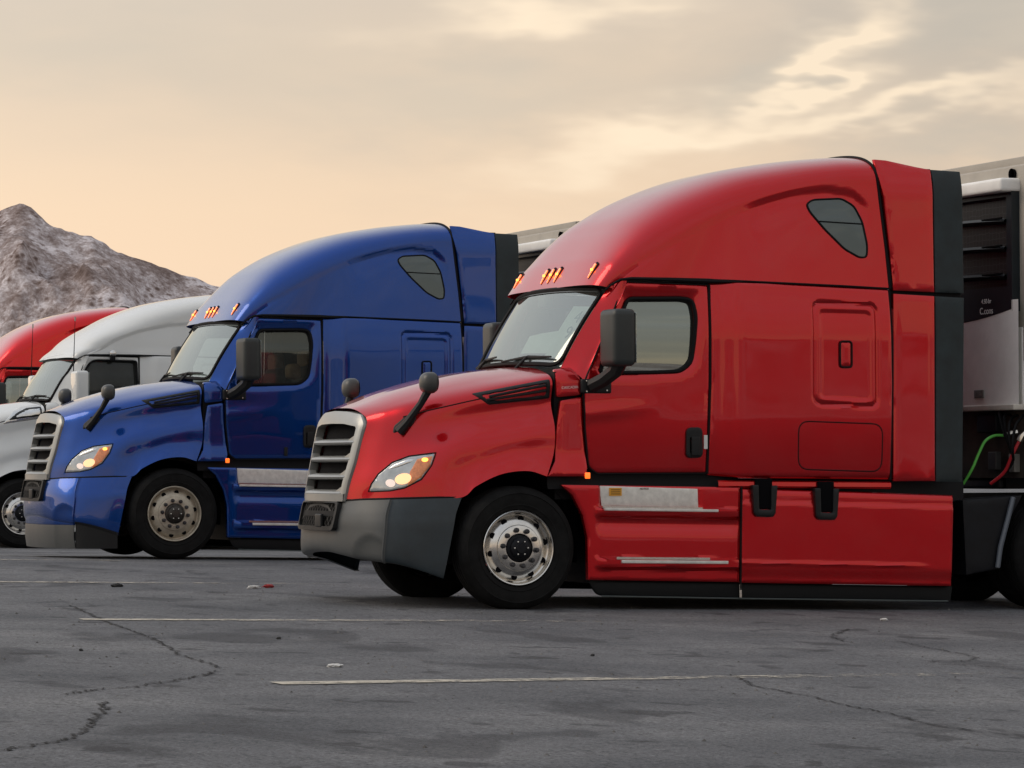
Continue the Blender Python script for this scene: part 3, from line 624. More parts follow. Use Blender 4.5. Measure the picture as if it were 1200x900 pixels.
    # a pillars
    for sd in (1, -1):
        E_ = [ws(1, t) for t in (0, .2, .45, .7, .92, 1.06)]; E_ = [(x, y+.005, z) for x, y, z in E_]
        M_ = [(.915,1.10,2.685),(.87,1.098,2.52),(.775,1.09,2.34),(.68,1.085,2.17),(.60,1.085,2.02),(.54,1.09,1.93)]
        M2 = [(.95,1.135,2.70),(.92,1.128,2.54),(.83,1.125,2.36),(.735,1.122,2.18),(.66,1.12,2.03),(.58,1.13,1.90)]
        D_ = [(.99,1.142,2.70),(.965,1.140,2.62),(.87,1.142,2.42),(.775,1.145,2.22),(.70,1.148,2.06),(.60,1.155,1.86)]
        g = np.array([E_, M_, M2, D_]); g = crk(np.moveaxis(g, 0, 1), np.linspace(0, 1, 24)); g = np.moveaxis(crk(np.moveaxis(g, 1, 0), np.linspace(0, 1, 14)), 0, 1)
        g[..., 1] *= sd; MB().grid(g, flip=(sd > 0)).out('windshield_pillar', P, root)
    # wipers
    for yw in (.45, -.55):
        a, b = np.array(ws(yw-.38, .97)), np.array(ws(yw+.42, .90)); c_ = (a*.45 + b*.55)
        mb = MB(); mb.tube([tuple(a + (-.03, 0, .012)), tuple(c_ + (-.035, 0, .03)), tuple(b + (-.03, 0, .012))], [.008, .014, .008], 6); mb.tube([tuple(np.array(ws(yw, 1.06)) + (-.05, 0, 0)), tuple(c_ + (-.045, 0, .03))], .011, 6)
        mb.out('wiper', BLACK, root)
    # --- doors
    def ydoor(x, z):
        x = np.asarray(x, float); z = np.asarray(z, float)
        S__ = [(.55,1.865),(1.0,1.865),(1.40,1.885),(1.56,1.93),(1.655,2.04),(1.69,2.3),(1.70,2.675),(.90,2.675)]
        d = np.where(inpoly(S__, x, z), dpoly(S__, x, z), 0)
        return 1.168 - TH(z) - .034*sst(0, .11, d) + .010*np.exp(-((z-1.60-(x-.6)*.10)/.05)**2)*sst(1.35,.7,x)
    YD = lambda x, z: float(ydoor([x], [z])[0])
    if not B_: win = rpoly([(1.01,2.555),(1.50,2.565),(1.595,2.55),(1.62,2.42),(1.60,2.22),(1.57,2.03),(1.47,1.955),(1.25,1.945),(.75,1.935),(.80,2.10)], [.05,.1,.08,.12,.1,.12,.12,.1,.03,.03])
    else: win = rpoly([(1.07,2.62),(1.70,2.60),(1.71,1.98),(.84,1.96),(.87,2.2),(.94,2.48)], [.08,.04,.06,.03,.1,.1])
    dol = rpoly([(.985,2.695),(1.735,2.68),(1.728,1.85),(1.70,1.105),(.715,1.105),(.635,1.16),(.597,1.49),(.590,1.85),(.66,1.985)], [.03,.02,0,.02,.02,.04,.1,.05,.02])
    WT = .006 if 'tan' in extras else .05
    for sd in (1, -1):
        dr = panel(dol, ydoor, .035, [win], .04, .012, .02, side=sd).out('door', P, root)
        gl = panel(win, lambda x, z: ydoor(x, z)*0 + 1.122 - (WT*np.clip((z-1.95)/.6, 0, 1.2)**1.9 if WT > .01 else WT*np.clip((z-1.95)/.6, 0, 1.2)) - (.035*np.clip((z-2.33)/.2, 0, 1.2) if WT < .01 else 0), .05, depth=.006, rnd=0, side=sd).out('window', (GLT if 'tan' in extras else GLS) if not B_ else GLK, dr)
        mb = MB(); mb.tube([(x, sd*YD(x, z) - sd*.002, z) for x, z in resamp(win, .03)], .017, 8, closed=True); mb.out('window_seal', SEAL, gl)
        mb = MB(); mb.tube([(x, sd*(YD(x, z)-.004), z) for x, z in resamp(dol, .04)], .007, 5, closed=True); mb.out('door_seal', SEAL, dr)
        hb = MB(); panel(rpoly([(1.505,1.485),(1.65,1.49),(1.655,1.235),(1.505,1.23)], .05), lambda x, z: 1.19 + 0*x - .03*sst(.03,.05,dpoly([(1.505,1.485),(1.65,1.49),(1.655,1.235),(1.505,1.23)], x, z))*(np.asarray(z) < 1.40), .018, depth=.03, side=sd, mb=hb)
        hd = hb.out('door_handle', BLACK, dr); MB().box((1.58, sd*1.198, 1.33), (.075, .02, .16), bev=.009).out('grip', BLACK, hd)
        if sd == 1 and 'name' in extras: MB().box((1.685, 1.166, 1.365), (.032, .012, .115)).out('reflector_strip', WHT, dr)
        if sd == 1 and 'lock' in extras: MB().box((1.30, 1.166, 1.19), (.04, .012, .10), bev=.005).out('lock_cover', BLACK, dr)
    # amber side markers at the door sill
    for sd in (1, -1):
        MB().box((.612, sd*1.187, 1.09), (.045, .016, .05), bev=.007).out('side_marker', AMB, root)
    # sill under the cab
    for sd in (1, -1): MB().grid([[(x, sd*y, z) for z, y in ((1.12,1.13),(1.07,1.12),(1.03,1.12),(.98,1.135))] for x in np.linspace(.28, 2.0, 4)]).out('sill', SEAL, root)
    # --- sleeper sides
    sl = [(1.752,2.70),(2.4,2.692),(3.385,2.66),(3.395,1.85),(3.38,1.045),(2.0,1.065),(1.715,1.09),(1.745,1.85)]
    tall = rpoly([(2.645,2.565),(3.275,2.55),(3.275,1.64),(2.64,1.665)], .09); ti = rpoly([(2.715,2.485),(3.205,2.475),(3.205,1.705),(2.715,1.725)], .05); lowd = rpoly([(2.51,1.54),(3.30,1.515),(3.295,1.11),(2.51,1.135)], .10)
    def ysl(x, z):
        x = np.asarray(x, float); z = np.asarray(z, float); y = ysleep(x, z)
        d = np.where(inpoly(tall, x, z), dpoly(tall, x, z), 0); di = np.where(inpoly(ti, x, z), dpoly(ti, x, z), 0)
        y = y - .020*sst(0, .022, d) + .016*sst(.028, .05, d) - .012*sst(0, .02, di)
        return y - .02*sst(1.10, 1.03, z)
    for sd in (1, -1):
        sp_ = panel(sl, ysl, .015 if sd == 1 else .05, depth=.03, side=sd).out('sleeper_side', P, root)
        if not B_:
            mb = MB(); mb.tube([(x, sd*(float(ysl([x], [z])[0])-.002), z) for x, z in resamp(lowd, .04)], .006, 5, closed=True)
            mb.out('locker_seal', SEAL, sp_)
            lt = rpoly([(2.905,2.215),(3.015,2.215),(3.015,1.995),(2.905,1.995)], .03)
            la = panel(lt, lambda x, z: ysl(x, z)*0 + 1.236 - TH(z), .03, depth=.02, rnd=.01, side=sd).out('locker_latch', P, sp_)
            MB().tube([(x, sd*(1.234-float(TH(z))), z) for x, z in resamp(lt, .03)], .008, 5, closed=True).out('latch_seal', SEAL, la)
        mb = MB(); mb.tube([(1.742, sd*1.13, 2.68), (1.738, sd*1.155, 2.2), (1.735, sd*1.16, 1.85), (1.708, sd*1.15, 1.10)], .008, 6); mb.out('door_gap', SEAL, sp_)
        mb = MB(); mb.tube([(3.39, sd*1.19, 2.66), (3.405, sd*1.215, 2.2), (3.405, sd*1.215, 1.85), (3.39, sd*1.20, 1.04)], .013, 6)
        mb.tube([(3.40, sd*1.19, 2.67), (3.375, sd*1.18, 3.0), (3.325, sd*1.16, 3.45), (3.29, sd*1.10, 3.64), (3.275, sd*1.0, 3.73)], .014, 6); mb.out('extender_gap', SEAL, sp_)
        MB().grid([[(x, sd*y, z - .012*(x-1.75)) for z, y in ((1.045,1.195),(1.035,1.212),(1.0,1.214),(.985,1.20))] for x in (1.78, 2.6, 3.39)]).out('sill_strip', P, sp_)
    # back wall, floor, interior
    mb = MB(); mb.box((3.33, 0, 1.98), (.04, 2.2, 1.8)); mb.out('sleeper_back_wall', P, root)
    mb = MB(); mb.box((1.98, 0, 1.85), (.04, 2.16, 1.6)); mb.box((1.3, 0, 1.12), (1.5, 2.1, .05)); mb.out('cab_lining', mat('dark_curtain', (.02,.02,.022), .95), root)
    mb = MB(); mb.box((1.4, 0, 2.72), (1.1, 2.0, .03)); mb.out('headliner', LINER, root)
    MB().box((.68, 0, 1.86), (.42, 2.0, .26), bev=.07).out('dashboard', DASH, root)
    for yq in (.58, -.58):
        st_ = MB().box((1.42, yq, 1.42), (.5, .52, .16), bev=.06).box((1.66, yq, 1.82), (.15, .50, .72), bev=.07, rot=Matrix.Rotation(R(10), 3, 'Y')).out('seat', SEATM, root)
        MB().box((1.72, yq, 2.24), (.12, .34, .22), bev=.05).out('headrest', TAN if 'tan' in extras else SEATM, st_)
    MB().tube([(1.02 + .05*math.cos(a)*1.6, .58 + .21*math.sin(a), 1.95 + .20*math.cos(a)) for a in np.linspace(0, 2*math.pi, 28, endpoint=False)], .018, 6, closed=True).out('steering_wheel', BLACK, root)
    if 'tan' in extras:
        MB().box((1.50, .80, 2.10), (.16, .2, .18), bev=.07).out('cushion', TAN, root); MB().box((1.80, .95, 2.12), (.05, .12, .30), bev=.02).out('curtain_tie', mat('beige_fabric', (.42,.33,.22), .8), root)
    if 'num' in extras:
        # pale curtain panel behind the near edge of the windscreen, printed 4 over 9
        w0, w1 = .66, .94
        pc = [[tuple(np.array(ws(u, t)) + np.array([.035 + .01*math.sin(9*u), 0, -.02])) for t in np.linspace(.20, .86, 8)] for u in np.linspace(w0, w1, 8)]
        cu = MB().grid(pc).out('number_curtain', PALE, root)
        for ch, t in (('4', .36), ('9', .56)):
            p = np.array(ws(.84, t)) + np.array([.020, 0, -.01]); ux = np.array(ws(.90, t)) - np.array(ws(.78, t)); uz = np.array(ws(.84, t-.05)) - np.array(ws(.84, t+.05))
            ux, uz = Vector(W(ux)).normalized(), Vector(W(uz)).normalized(); nn = ux.cross(uz).normalized(); uz = nn.cross(ux)
            M_ = Matrix.Identity(4)
            for k in range(3): M_[k][0] = ux[k]; M_[k][1] = uz[k]; M_[k][2] = nn[k]
            M_.translation = W(p); text(ch, .165, None, DIGIT, cu, 'digit', tf=M_)
        MB().grid([[tuple(np.array(ws(u, t)) + np.array([.07, 0, -.03])) for t in np.linspace(.50 + .12*(.64-u), .80, 5)] for u in np.linspace(.1, .64, 8)]).out('folded_sunshade', PALE, root)
    # --- side extenders
    for sd in (1, -1):
        ye = lambda x, z: 1.225 - .07*np.clip((z-3.45)/.3, 0, 1)**2 - .02*np.clip((z-2.3)/1., 0, 1)
        eu = panel([(3.425,2.655),(3.40,2.95),(3.345,3.45),(3.30,3.66),(3.29,3.775),(3.40,3.77),(3.52,3.75),(3.68,3.72),(3.815,3.70),(3.815,2.645)], ye, .06, depth=.04, side=sd).out('side_extender', P, root)
        panel([(3.825,3.70),(4.10,3.69),(4.10,2.64),(3.825,2.645)], ye, .06, depth=.04, side=sd).out('rubber_flap', RUBBER, eu)
        el_ = panel([(3.425,2.625),(3.815,2.61),(3.808,1.03),(3.41,1.03)], ye, .06, depth=.04, side=sd).out('side_extender', P, root)
        panel([(3.825,2.61),(4.10,2.60),(4.07,1.02),(3.818,1.025)], ye, .06, depth=.04, side=sd).out('rubber_flap', RUBBER, el_)
    mb = MB()
    for sd in (1, -1): mb.grid([[(x, sd*1.17, z) for z in (2.5, 2.75)] for x in (3.40, 4.09)])
    for sd in (1, -1): mb.box((3.37, sd*1.11, 3.18), (.16, .05, 1.0))
    mb.box((3.62, 0, 3.70), (.5, 2.1, .03)); mb.out('extender_backing', SEAL, root)['kind'] = 'stuff'
    # --- lower fairings with steps
    def yst(x, z):
        x = np.asarray(x, float); z = np.asarray(z, float) + .022*(x-.7)   # lines drop slightly to the rear
        k = sst(.66, .76, x)*sst(1.99, 1.93, x); kk = sst(.70, .74, x)*sst(1.66, 1.62, x)
        y = 1.205 + 0*x
        y += k*(.055*sst(.832, .818, z)*sst(.745, .765, z) + .050*sst(.422, .408, z)*sst(.315, .345, z))
        y -= kk*.035*sst(.825, .84, z)*sst(1.04, 1.01, z)
        y -= k*.022*np.exp(-((z-.70)/.06)**2)
        return y + .012*sst(.72, .60, x)
    def ytk(x, z):
        z = np.asarray(z, float) + .030*(np.asarray(x)-2.0)
        return 1.215 - .06*np.clip((z-.93)/.08, 0, 1.4)**2 + .010*sst(.872, .856, z) + .008*np.exp(-((z-.355)/.010)**2)*sst(3.8, 3.5, np.asarray(x)) - .010*sst(.335, .22, z)
    for sd in (1, -1):
        fs = panel([(.37,1.015),(1.985,.985),(1.97,.195),(.605,.235),(.60,.58),(.56,.76),(.47,.93)], yst, .015 if sd == 1 else .05, depth=.05, side=sd).out('step_fairing', P, root)
        pl = panel([(.72,1.005),(1.605,.975),(1.61,.80),(.74,.835)], lambda x, z: 1.182 + 0*x, .08, depth=.01, rnd=.004, side=sd).out('kick_plate', ALUP, fs)
        if sd == 1 and 'name' in extras:
            yl = MB().box((.86, 1.187, .955), (.11, .008, .065)).out('warning_sticker', YEL, pl)
            for q in range(3): MB().box((.86, 1.1925, .972-.017*q), (.085, .003, .005)).out('printed_line', YELT, yl)
            text('NOTICE', .022, (1.12, 1.184, .978), YELT, pl, 'stencil_text')
        t1 = MB().box((1.24, sd*1.252, .803), (1.02, .06, .022), rot=Matrix.Rotation(R(1.2), 3, 'Y'), bev=.004).out('step_tread', ALUP, fs)
        MB().box((1.17, sd*1.235, .823), (.90, .03, .014), rot=Matrix.Rotation(R(1.2), 3, 'Y')).out('tread_edge', ALU, t1)
        t2 = MB().box((1.36, sd*1.252, .372), (.96, .05, .026), rot=Matrix.Rotation(R(1.2), 3, 'Y'), bev=.004).out('step_tread', ALUP, fs)
        MB().box((1.26, sd*1.242, .402), (.84, .03, .020), rot=Matrix.Rotation(R(1.2), 3, 'Y')).out('tread_edge', ALU, t2)
        tf_ = panel([(2.0,.985),(3.985,.905),(3.96,.13),(1.985,.19)], ytk, .016 if sd == 1 else .05, depth=.05, side=sd).out('tank_fairing', P, root)
        for hx, dz in ((2.19, 0), (2.765, -.03)):
            mb = MB(); panel(rpoly([(hx-.115,1.005+dz),(hx-.06,1.005+dz),(hx-.055,.80+dz),(hx+.055,.795+dz),(hx+.06,1.0+dz),(hx+.115,1.0+dz),(hx+.095,.765+dz),(hx+.07,.735+dz),(hx-.075,.74+dz),(hx-.10,.77+dz)], .012), lambda x, z: 1.262 + 0*x, .03, depth=.05, side=sd, mb=mb)
            hk = mb.out('fairing_latch', BLACK, tf_); MB().box((hx, sd*1.19, .93+dz), (.15, .10, .26), bev=.012).out('latch_pocket', DARK, hk)
        MB().tube([(1.99, sd*1.218, .99), (1.978, sd*1.222, .60), (1.975, sd*1.222, .13)], .008, 5).out('fairing_seam', SEAL, tf_)
        gf = panel(rpoly([(.63,.225),(.70,.10),(2.0,.055),(3.98,-.005),(4.0,.125),(1.98,.185)], [0,.06,0,0,0,0]), lambda x, z: 1.165 + 0*x, .1, depth=.02, side=sd).out('ground_flap', mat('black_air_dam', (.007, .008, .009), .6, spec=.2), root)
        MB().tube([(.74, sd*1.172, .098), (2.0, sd*1.172, .056), (3.95, sd*1.172, .0)], .006, 5).out('flap_edge_highlight', mat('flap_edge_highlight', (.10,.12,.12), .5), gf)  # thin grey line painted as a highlight along the flap's lower edge
        MB().box((1.99, sd*1.178, .12), (.02, .02, .11)).out('flap_clip', ALU, gf)
        # quarter fender ahead of the drive wheels
        q = np.array([(4.12,.86),(4.70,.90),(4.58,.70),(4.50,.46),(4.47,.27),(4.15,.22)])
        qf = panel([tuple(p) for p in q], lambda x, z: 1.14 + 0*x, .08, depth=.35, side=sd).out('quarter_fender', FRAME, root)
        MB().tube([(4.60, sd*1.155, .885), (4.55, sd*1.16, .72), (4.47, sd*1.16, .46), (4.44, sd*1.16, .28)], .022, 6).out('fender_edge', mat('worn_fender_edge', (.12,.14,.17), .35), qf)
    # chassis
    mb = MB()
    for sd in (1, -1): mb.box((3.4, sd*.43, .78), (8.6, .08, .26))
    for x in (-.6, 1.0, 3.9, 4.8, 6.2, 7.6): mb.box((x, 0, .78), (.12, .8, .2))
    mb.box((0, 0, .42), (.12, 1.9, .12)); mb.box((2.35, 0, .52), (3.1, 2.16, .66)); mb.box((0, 0, .62), (1.3, 1.2, .5)); mb.box((3.1, 0, .95), (2.2, 2.0, .2)); ch = mb.out('chassis_and_light_block', FRAME, root, smooth=False)  # includes a wide belly box added to block light under the truck
    MB().box((5.3, 0, 1.0), (.9, .9, .10), bev=.03).out('fifth_wheel', STEEL, ch); MB().box((3.75, .5, .985), (.42, .8, .03)).out('deck_plate', mat('pale_deck_plate', (.38,.34,.26), .5, metal=.4, var=.3), ch)
    MB().box((4.05, 0, 1.2), (.08, 1.4, .35), bev=.02).out('hose_bracket', STEEL, ch)
    # wheels
    for sd in (1, -1): wheel(root, 0, .503, 1.195, sd, wheelm, hubdark, None, detail=True)
    for x in (5.12, 6.45):
        for sd in (1, -1): wheel(root, x, .505-.02*x+.0, 1.19, sd, ALU, True, None, dual=True, detail=(sd == 1))
    # --- mirrors
    for sd in (1, -1):
        arm = MB(); arm.box((.70, sd*1.15, 1.825), (.27, .06, .12), bev=.02); arm.tube([(.66, sd*1.18, 1.83), (.72, sd*1.30, 1.88), (.77, sd*1.42, 1.95), (.785, sd*1.46, 2.02)], [.06,.062,.065,.07], 8)
        arm = arm.out('door_mirror', BLACK, root)
        mo = 1.45 if sd > 0 else 1.33
        MB().box((.775, sd*mo, 2.215), (.20, .30, .47), bev=.055, rot=Matrix.Rotation(R(-4*sd), 3, 'Z')).out('mirror_shell', mat('dark_mirror_shell', (.022,.027,.027), .45, var=.2) if not B_ else P, arm)
        MB().box((.885, sd*(mo+.005), 2.215), (.012, .24, .41), bev=.004).out('mirror_glass', GLD, arm)
        if not B_: [MB().box((x, sd*1.184, z), (.014, .008, .014), bev=.003).out('bolt', ALU, arm) for x, z in ((.61,1.868),(.61,1.782),(.79,1.79))]
        # hood mirror on its slanted stalk
        zo = .0
        bx0, bz0 = -.885, 1.455; yb = hit(HB, bx0+.02, bz0)
        stalk = MB().tube([(bx0-.015, sd*(yb+.00), bz0), (-.845, sd*(yb+.05), 1.535), (-.76, sd*(yb+.13), 1.68), (-.715, sd*(yb+.17), 1.78)], [.048,.036,.030,.036], 8)
        pd = panel(rpoly([(-.94,1.44),(-.80,1.50),(-.76,1.57),(-.84,1.585),(-.93,1.50)], .02), hitf(HB, .010), .03, depth=.012, side=sd, mb=stalk)
        hm = stalk.out('hood_mirror', BLACK, root)
        h = MB(); bm = bmesh.new(); bmesh.ops.create_uvsphere(bm, u_segments=24, v_segments=16, radius=1)
        vv = []
        for v in bm.verts:
            x, y, z = v.co; fl = .62 if x > 0 else 1.0; y2 = y*.100; z2 = z*.100*(1.0 if z > 0 else .9)
            sq = lambda a: math.copysign(abs(a)**.75, a)
            vv.append((-.695 + sq(x)*.085*fl, sd*(yb+.18) + sq(y)*.10, 1.85 + sq(z)*.088))
        h.add(vv, [tuple(q.index for q in f_.verts) for f_ in bm.faces]); bm.free()
        h.out('mirror_head', mat('grey_mirror_head', (.055,.057,.055), .36, var=.2), hm)
        h = MB().grid([[(-.648, sd*(yb+.18) + a*r_*.082, 1.85 + b*r_*.072) for r_ in (0.01, 1)] for a, b in [(math.cos(q), math.sin(q)) for q in np.linspace(0, 2*math.pi, 20)]]); h.out('mirror_glass', GLD, hm)
    # --- roof marker lights, vent windows
    if not B_:
        def roofpt(y, z):      # on the brow seen from the front
            h_ = RBV.ray_cast(Vector((-1, -y, z)), Vector((1, 0, 0))); return (h_[0].x, y, z) if h_[0] is not None else (.8, y, z)
        for yc in (-.86, -.15, 0, .15, .86):
            mb = MB(); a = roofpt(yc, 2.735); c_ = roofpt(yc, 2.80); b = roofpt(yc, 2.845)
            mb.tube([(a[0]-.002, yc, a[2]), (c_[0]-.004, yc, c_[2]), (b[0]-.002, yc, b[2])], [.008, .017, .021], 8)
            ml = mb.out('marker_light', AMB, root); MB().tube([(c_[0]-.012, yc, 2.797), (c_[0]-.010, yc, 2.815)], .015, 8).out('lamp_bulb', AMBC, ml)
            MB().tube([(a[0]+.002, yc+.014, a[2]-.012), (b[0]+.004, yc+.018, b[2]+.004), (b[0]+.004, yc, b[2]+.018)], .012, 6).out('lamp_base', SEAL, ml)
        vw = rpoly([(2.64,3.375),(2.70,3.415),(2.97,3.432),(3.085,3.37),(3.155,3.24),(3.195,3.03),(3.185,2.935),(3.12,2.93),(2.98,3.0),(2.80,3.165),(2.67,3.31)], .04)
        for sd in (1, -1):
            vg = panel(vw, hitf(RBV, .002, 1.13), .05, depth=.01, rnd=0, side=sd).out('sleeper_window', GLD, root)
            MB().tube([(x, sd*(hit(RBV, x, z, 1, 1.13)+.002), z) for x, z in resamp(vw, .04)], .009, 6, closed=True).out('window_seal', SEAL, vg)
            MB().tube([(x, sd*(hit(RBV, x, 3.225, 1, 1.13)+.006), z) for x, z in ((2.75,3.232),(2.95,3.224),(3.15,3.218))], .006, 5).out('window_bar', SEAL, vg)
    else:
        for yc in (1.05, -1.05):
            an = MB().tube([(.70, yc*1.28, 2.13), (.715, yc*1.28, 2.7), (.735, yc*1.28, 3.30)], [.009,.007,.004], 6).out('antenna', SEAL, root)
            MB().tube([(.735, yc*1.28, 3.28), (.736, yc*1.28, 3.34)], .012, 6).out('antenna_tip', TRB, an)
        mb = MB().box((1.34, 1.16, 2.76), (.07, .08, .11), bev=.02).out('side_camera_pod', SEAL, root); MB().lathe([(.001,.0),(.045,.0),(.05,.03),(.03,.05),(.001,.06)], (1.34, 1.15, 2.82), 14).out('pod_cap', ALU, mb)  # small black camera pod with a chrome cap
    if B_:
        for o in root.children_recursive:
            if o.type == 'MESH' and not o.name.startswith(('antenna', 'side_camera_pod', 'pod_cap')):
                for v in o.data.vertices: v.co.z = pv((v.co.x, v.co.y, v.co.z))[2]
    return root

G1 = 'highway tractors parked nose-out in a row'
red = tractor('tractor_truck', 'nearest glossy dark red sleeper tractor truck with grey bumper and a 49 in its windshield', (0, 0, 0), 0, G1, RED, extras=('name', 'num'))
blue = tractor('tractor_truck', 'royal blue sleeper tractor truck with blue bumper corners and cream wheels', (.052, -10.722, .147), .0, G1, BLUE,
               bumper_cols=(BLUE, BLUE, BUMPF), wheelm=CREAM, hubdark=False, extras=('tan', 'lock'))
blue.rotation_euler = (0, 0, .0)
white = tractor('tractor_truck', 'white sleeper tractor truck with chrome hood vent partly hidden behind the blue one', (1.03, -22.5, 0), 0, G1, WHITE, kind='b', bumper_cols=(WHITE, WHITE, WHITE))
far = tractor('tractor_truck', 'bright red sleeper tractor truck farthest back at the left edge', (2.2, -33.2, .2), 0, G1, RED2)

# ------------------------------------------------------------------ refrigerated trailers
def trailer(label, loc):
    t = thing('semi_trailer', label, 'trailer', loc, 0, 'refrigerated trailers behind the tractors')
    MB().box((12.6, 0, 2.43), (15.6, 2.60, 2.74), bev=.03).out('box_body', TRW, t)
    mb = MB()
    for sd in (1, -1): mb.box((12.6, sd*1.30, 3.80), (15.64, .05, .10), bev=.008)
    mb.box((4.79, 0, 3.80), (.05, 2.62, .10), bev=.008); mb.out('roof_rail', TRB, t)
    for k in range(20):
        MB().box((5.3+.75*k, 1.302, 2.42), (.06, .012, 2.6)).out('side_rivet_strip', TRB, t)
    wl = MB().box((4.755, 0, 2.92), (.05, 2.5, 1.72), bev=.02).out('front_wall', TRB, t)
    for y in (-.9, .98): MB().lathe([(.001,.0),(.045,0),(.05,.03)], (0, 0, 0), 14).map(lambda q: (4.73 - q[1], y + q[0], 3.70 + q[2])).out('clearance_lamp', DARK, wl)
    # refrigeration unit: white cowl, black louvred face, white lower door
    un = MB().box((4.66, -.03, 3.60), (.24, 2.22, .12), bev=.03).out('refrigeration_unit', TRW, t, label='white refrigeration unit with black louvred face')
    MB().box((4.79, -.03, 2.02), (.14, 2.3, .68), bev=.012).out('service_door', TRW, un)
    fx_ = lambda y: 4.60 + .05*(abs(y+.03)/1.1)**2
    # black surround with curved lower edge
    yy = np.linspace(-1.12, 1.06, 30)
    mb = MB(); mb.grid([[(fx_(y)-.0, y, z) for z in np.linspace(2.52 - .10*(1-((y+.03)/1.1)**2) + .0, 2.72, 4)] for y in yy])
    mb.grid([[(fx_(y), y, z) for z in (3.50, 3.56)] for y in yy])
    for sd in (-1, 1): mb.grid([[(fx_(y), y, z) for z in (2.60, 3.54)] for y in np.linspace(-.03+sd*1.02, -.03+sd*1.10, 3)]); mb.grid([[(x, -.03+sd*1.10, z) for z in (2.5, 3.56)] for x in (fx_(1.07), 4.78)])
    fr = mb.out('louvre_frame', UNITG, un)
    MB().grid([[(fx_(y)+.055, y, z) for z in (2.55, 3.53)] for y in np.linspace(-1.05, 1.0, 12)]).out('louvre_screen', HEX, fr)
    for zc in (3.305, 3.065, 2.82):
        mb = MB(); prof = [(-.012,.0),(-.02,-.022),(.03,-.045),(.08,-.05),(.08,-.03),(.03,-.012)]
        mb.grid([[(fx_(y)+a, y, zc + b - .03*(1-((y+.03)/1.1)**2)*-1) for a, b in prof] for y in yy[1:-1]], closed_v=True); mb.out('louvre_blade', UNITG, fr)
        mb = MB().box((fx_(.8)-.022, .80, zc+.01), (.012, .36, .018), bev=.005).out('blade_slot', DARK, fr)
    MB().grid([[(fx_(y)+.002, y, z) for z in (1.68, 2.60 - .0)] for y in np.linspace(-1.14, 1.16, 16)]).out('lower_cover', TRW, un)
    mb = MB(); mb.box((4.68, -.03, 1.665), (.16, 2.4, .05), bev=.01); mb.out('cross_rail', mat('rail_white', (.55,.52,.46), .4, var=.15), un)
    # lower bulkhead with couplings
    bk = MB().box((4.775, 0, 1.35), (.04, 2.62, .60)).out('bulkhead', mat('dark_brown_bulkhead', (.05,.04,.032), .8, var=.8, vscale=3), t)  # dark brown panel of uneven tone
    MB().box((4.74, .55, 1.53), (.14, .34, .16), bev=.02).out('coupling_box', FRAME, bk); MB().box((4.74, .95, 1.18), (.08, .10, .16), bev=.01).out('junction_box', mat('grey_box', (.22,.21,.19), .5), bk)
    MB().box((4.74, .60, 1.20), (.08, .14, .16), bev=.01).out('junction_box', mat('dark_box', (.06,.06,.06), .5), bk)
    MB().tube([(4.76, .95, 1.45), (4.70, .93, 1.44), (4.65, .92, 1.42)], .03, 7).out('gladhand', ALU, bk); MB().tube([(4.76, 1.14, 1.46), (4.72, 1.12, 1.42), (4.70, 1.10, 1.37)], .03, 7).out('gladhand', ALU, bk)
    MB().tube([tuple(q) for q in cr([(4.66,.92,1.42),(4.57,.9,1.42),(4.48,.9,1.38),(4.41,.9,1.27),(4.34,.9,1.13),(4.28,.85,1.0)], 24)], .013, 7).out('air_hose', HOSEG, t, label='bright green coiled air hose')
    MB().tube([tuple(q) for q in cr([(4.70,1.1,1.38),(4.66,1.1,1.31),(4.63,1.08,1.24),(4.60,1.0,1.10),(4.52,.9,1.0)], 24)], .015, 7).out('air_hose', HOSER, t, label='red air hose')
    for k in range(4): MB().tube([tuple(q) for q in cr([(4.74,.75+.12*k,1.60),(4.64,.85+.1*k,1.64-.04*k),(4.60,1.0+.05*k,1.45-.06*k),(4.66,1.05,1.20),(4.55,.9,1.02)], 18)], .013, 6).out('electric_cable', SEAL, t)
    fr2 = MB().box((12.6, 0, 1.02), (15.4, 1.0, .12)).out('trailer_frame', FRAME, t)
    for x in (7.6,):
        for sd in (1, -1): MB().box((x, sd*.8, .62), (.12, .12, .95)).box((x, sd*.8, .05), (.3, .25, .06)).out('landing_leg', FRAME, t)
    for x in (17.4, 18.7):
        for sd in (1, -1): wheel(t, x, .505-.02*x, 1.19, sd, ALU, True, dual=True, detail=False)
    MB().box((18.0, 0, .55), (2.2, 1.4, .25)).out('axle_frame', FRAME, t)
    MB().grid([[(19.8, s*.95+d, z) for z in (.1, .9)] for s in (1,) for d in (-.3, .3)]).out('mud_flap', SEAL, t)
    return t
def hexm():
    mt = bpy.data.materials.new('black_honeycomb_screen'); mt.use_nodes = True; t = mt.node_tree; p = t.nodes['Principled BSDF']
    co = N(t, 'ShaderNodeTexCoord'); v = N(t, 'ShaderNodeTexVoronoi', feature='DISTANCE_TO_EDGE'); v.inputs['Scale'].default_value = 18; v.inputs['Randomness'].default_value = .25
    t.links.new(co.outputs['Object'], v.inputs[0]); r_ = ramp(t, [(.015, (.035, .04, .044)), (.05, (.003, .003, .004))]); t.links.new(v.outputs['Distance'], r_.inputs[0]); t.links.new(r_.outputs[0], p.inputs['Base Color'])
    p.inputs['Roughness'].default_value = .5; return mt
HEX = hexm()
tr1 = trailer('white refrigerated trailer with black louvred unit behind the nearest dark red truck', (0, 0, 0))
tr2 = trailer('white refrigerated trailer glimpsed between the blue truck and the nearest red roof', (.052, -10.722, .147))
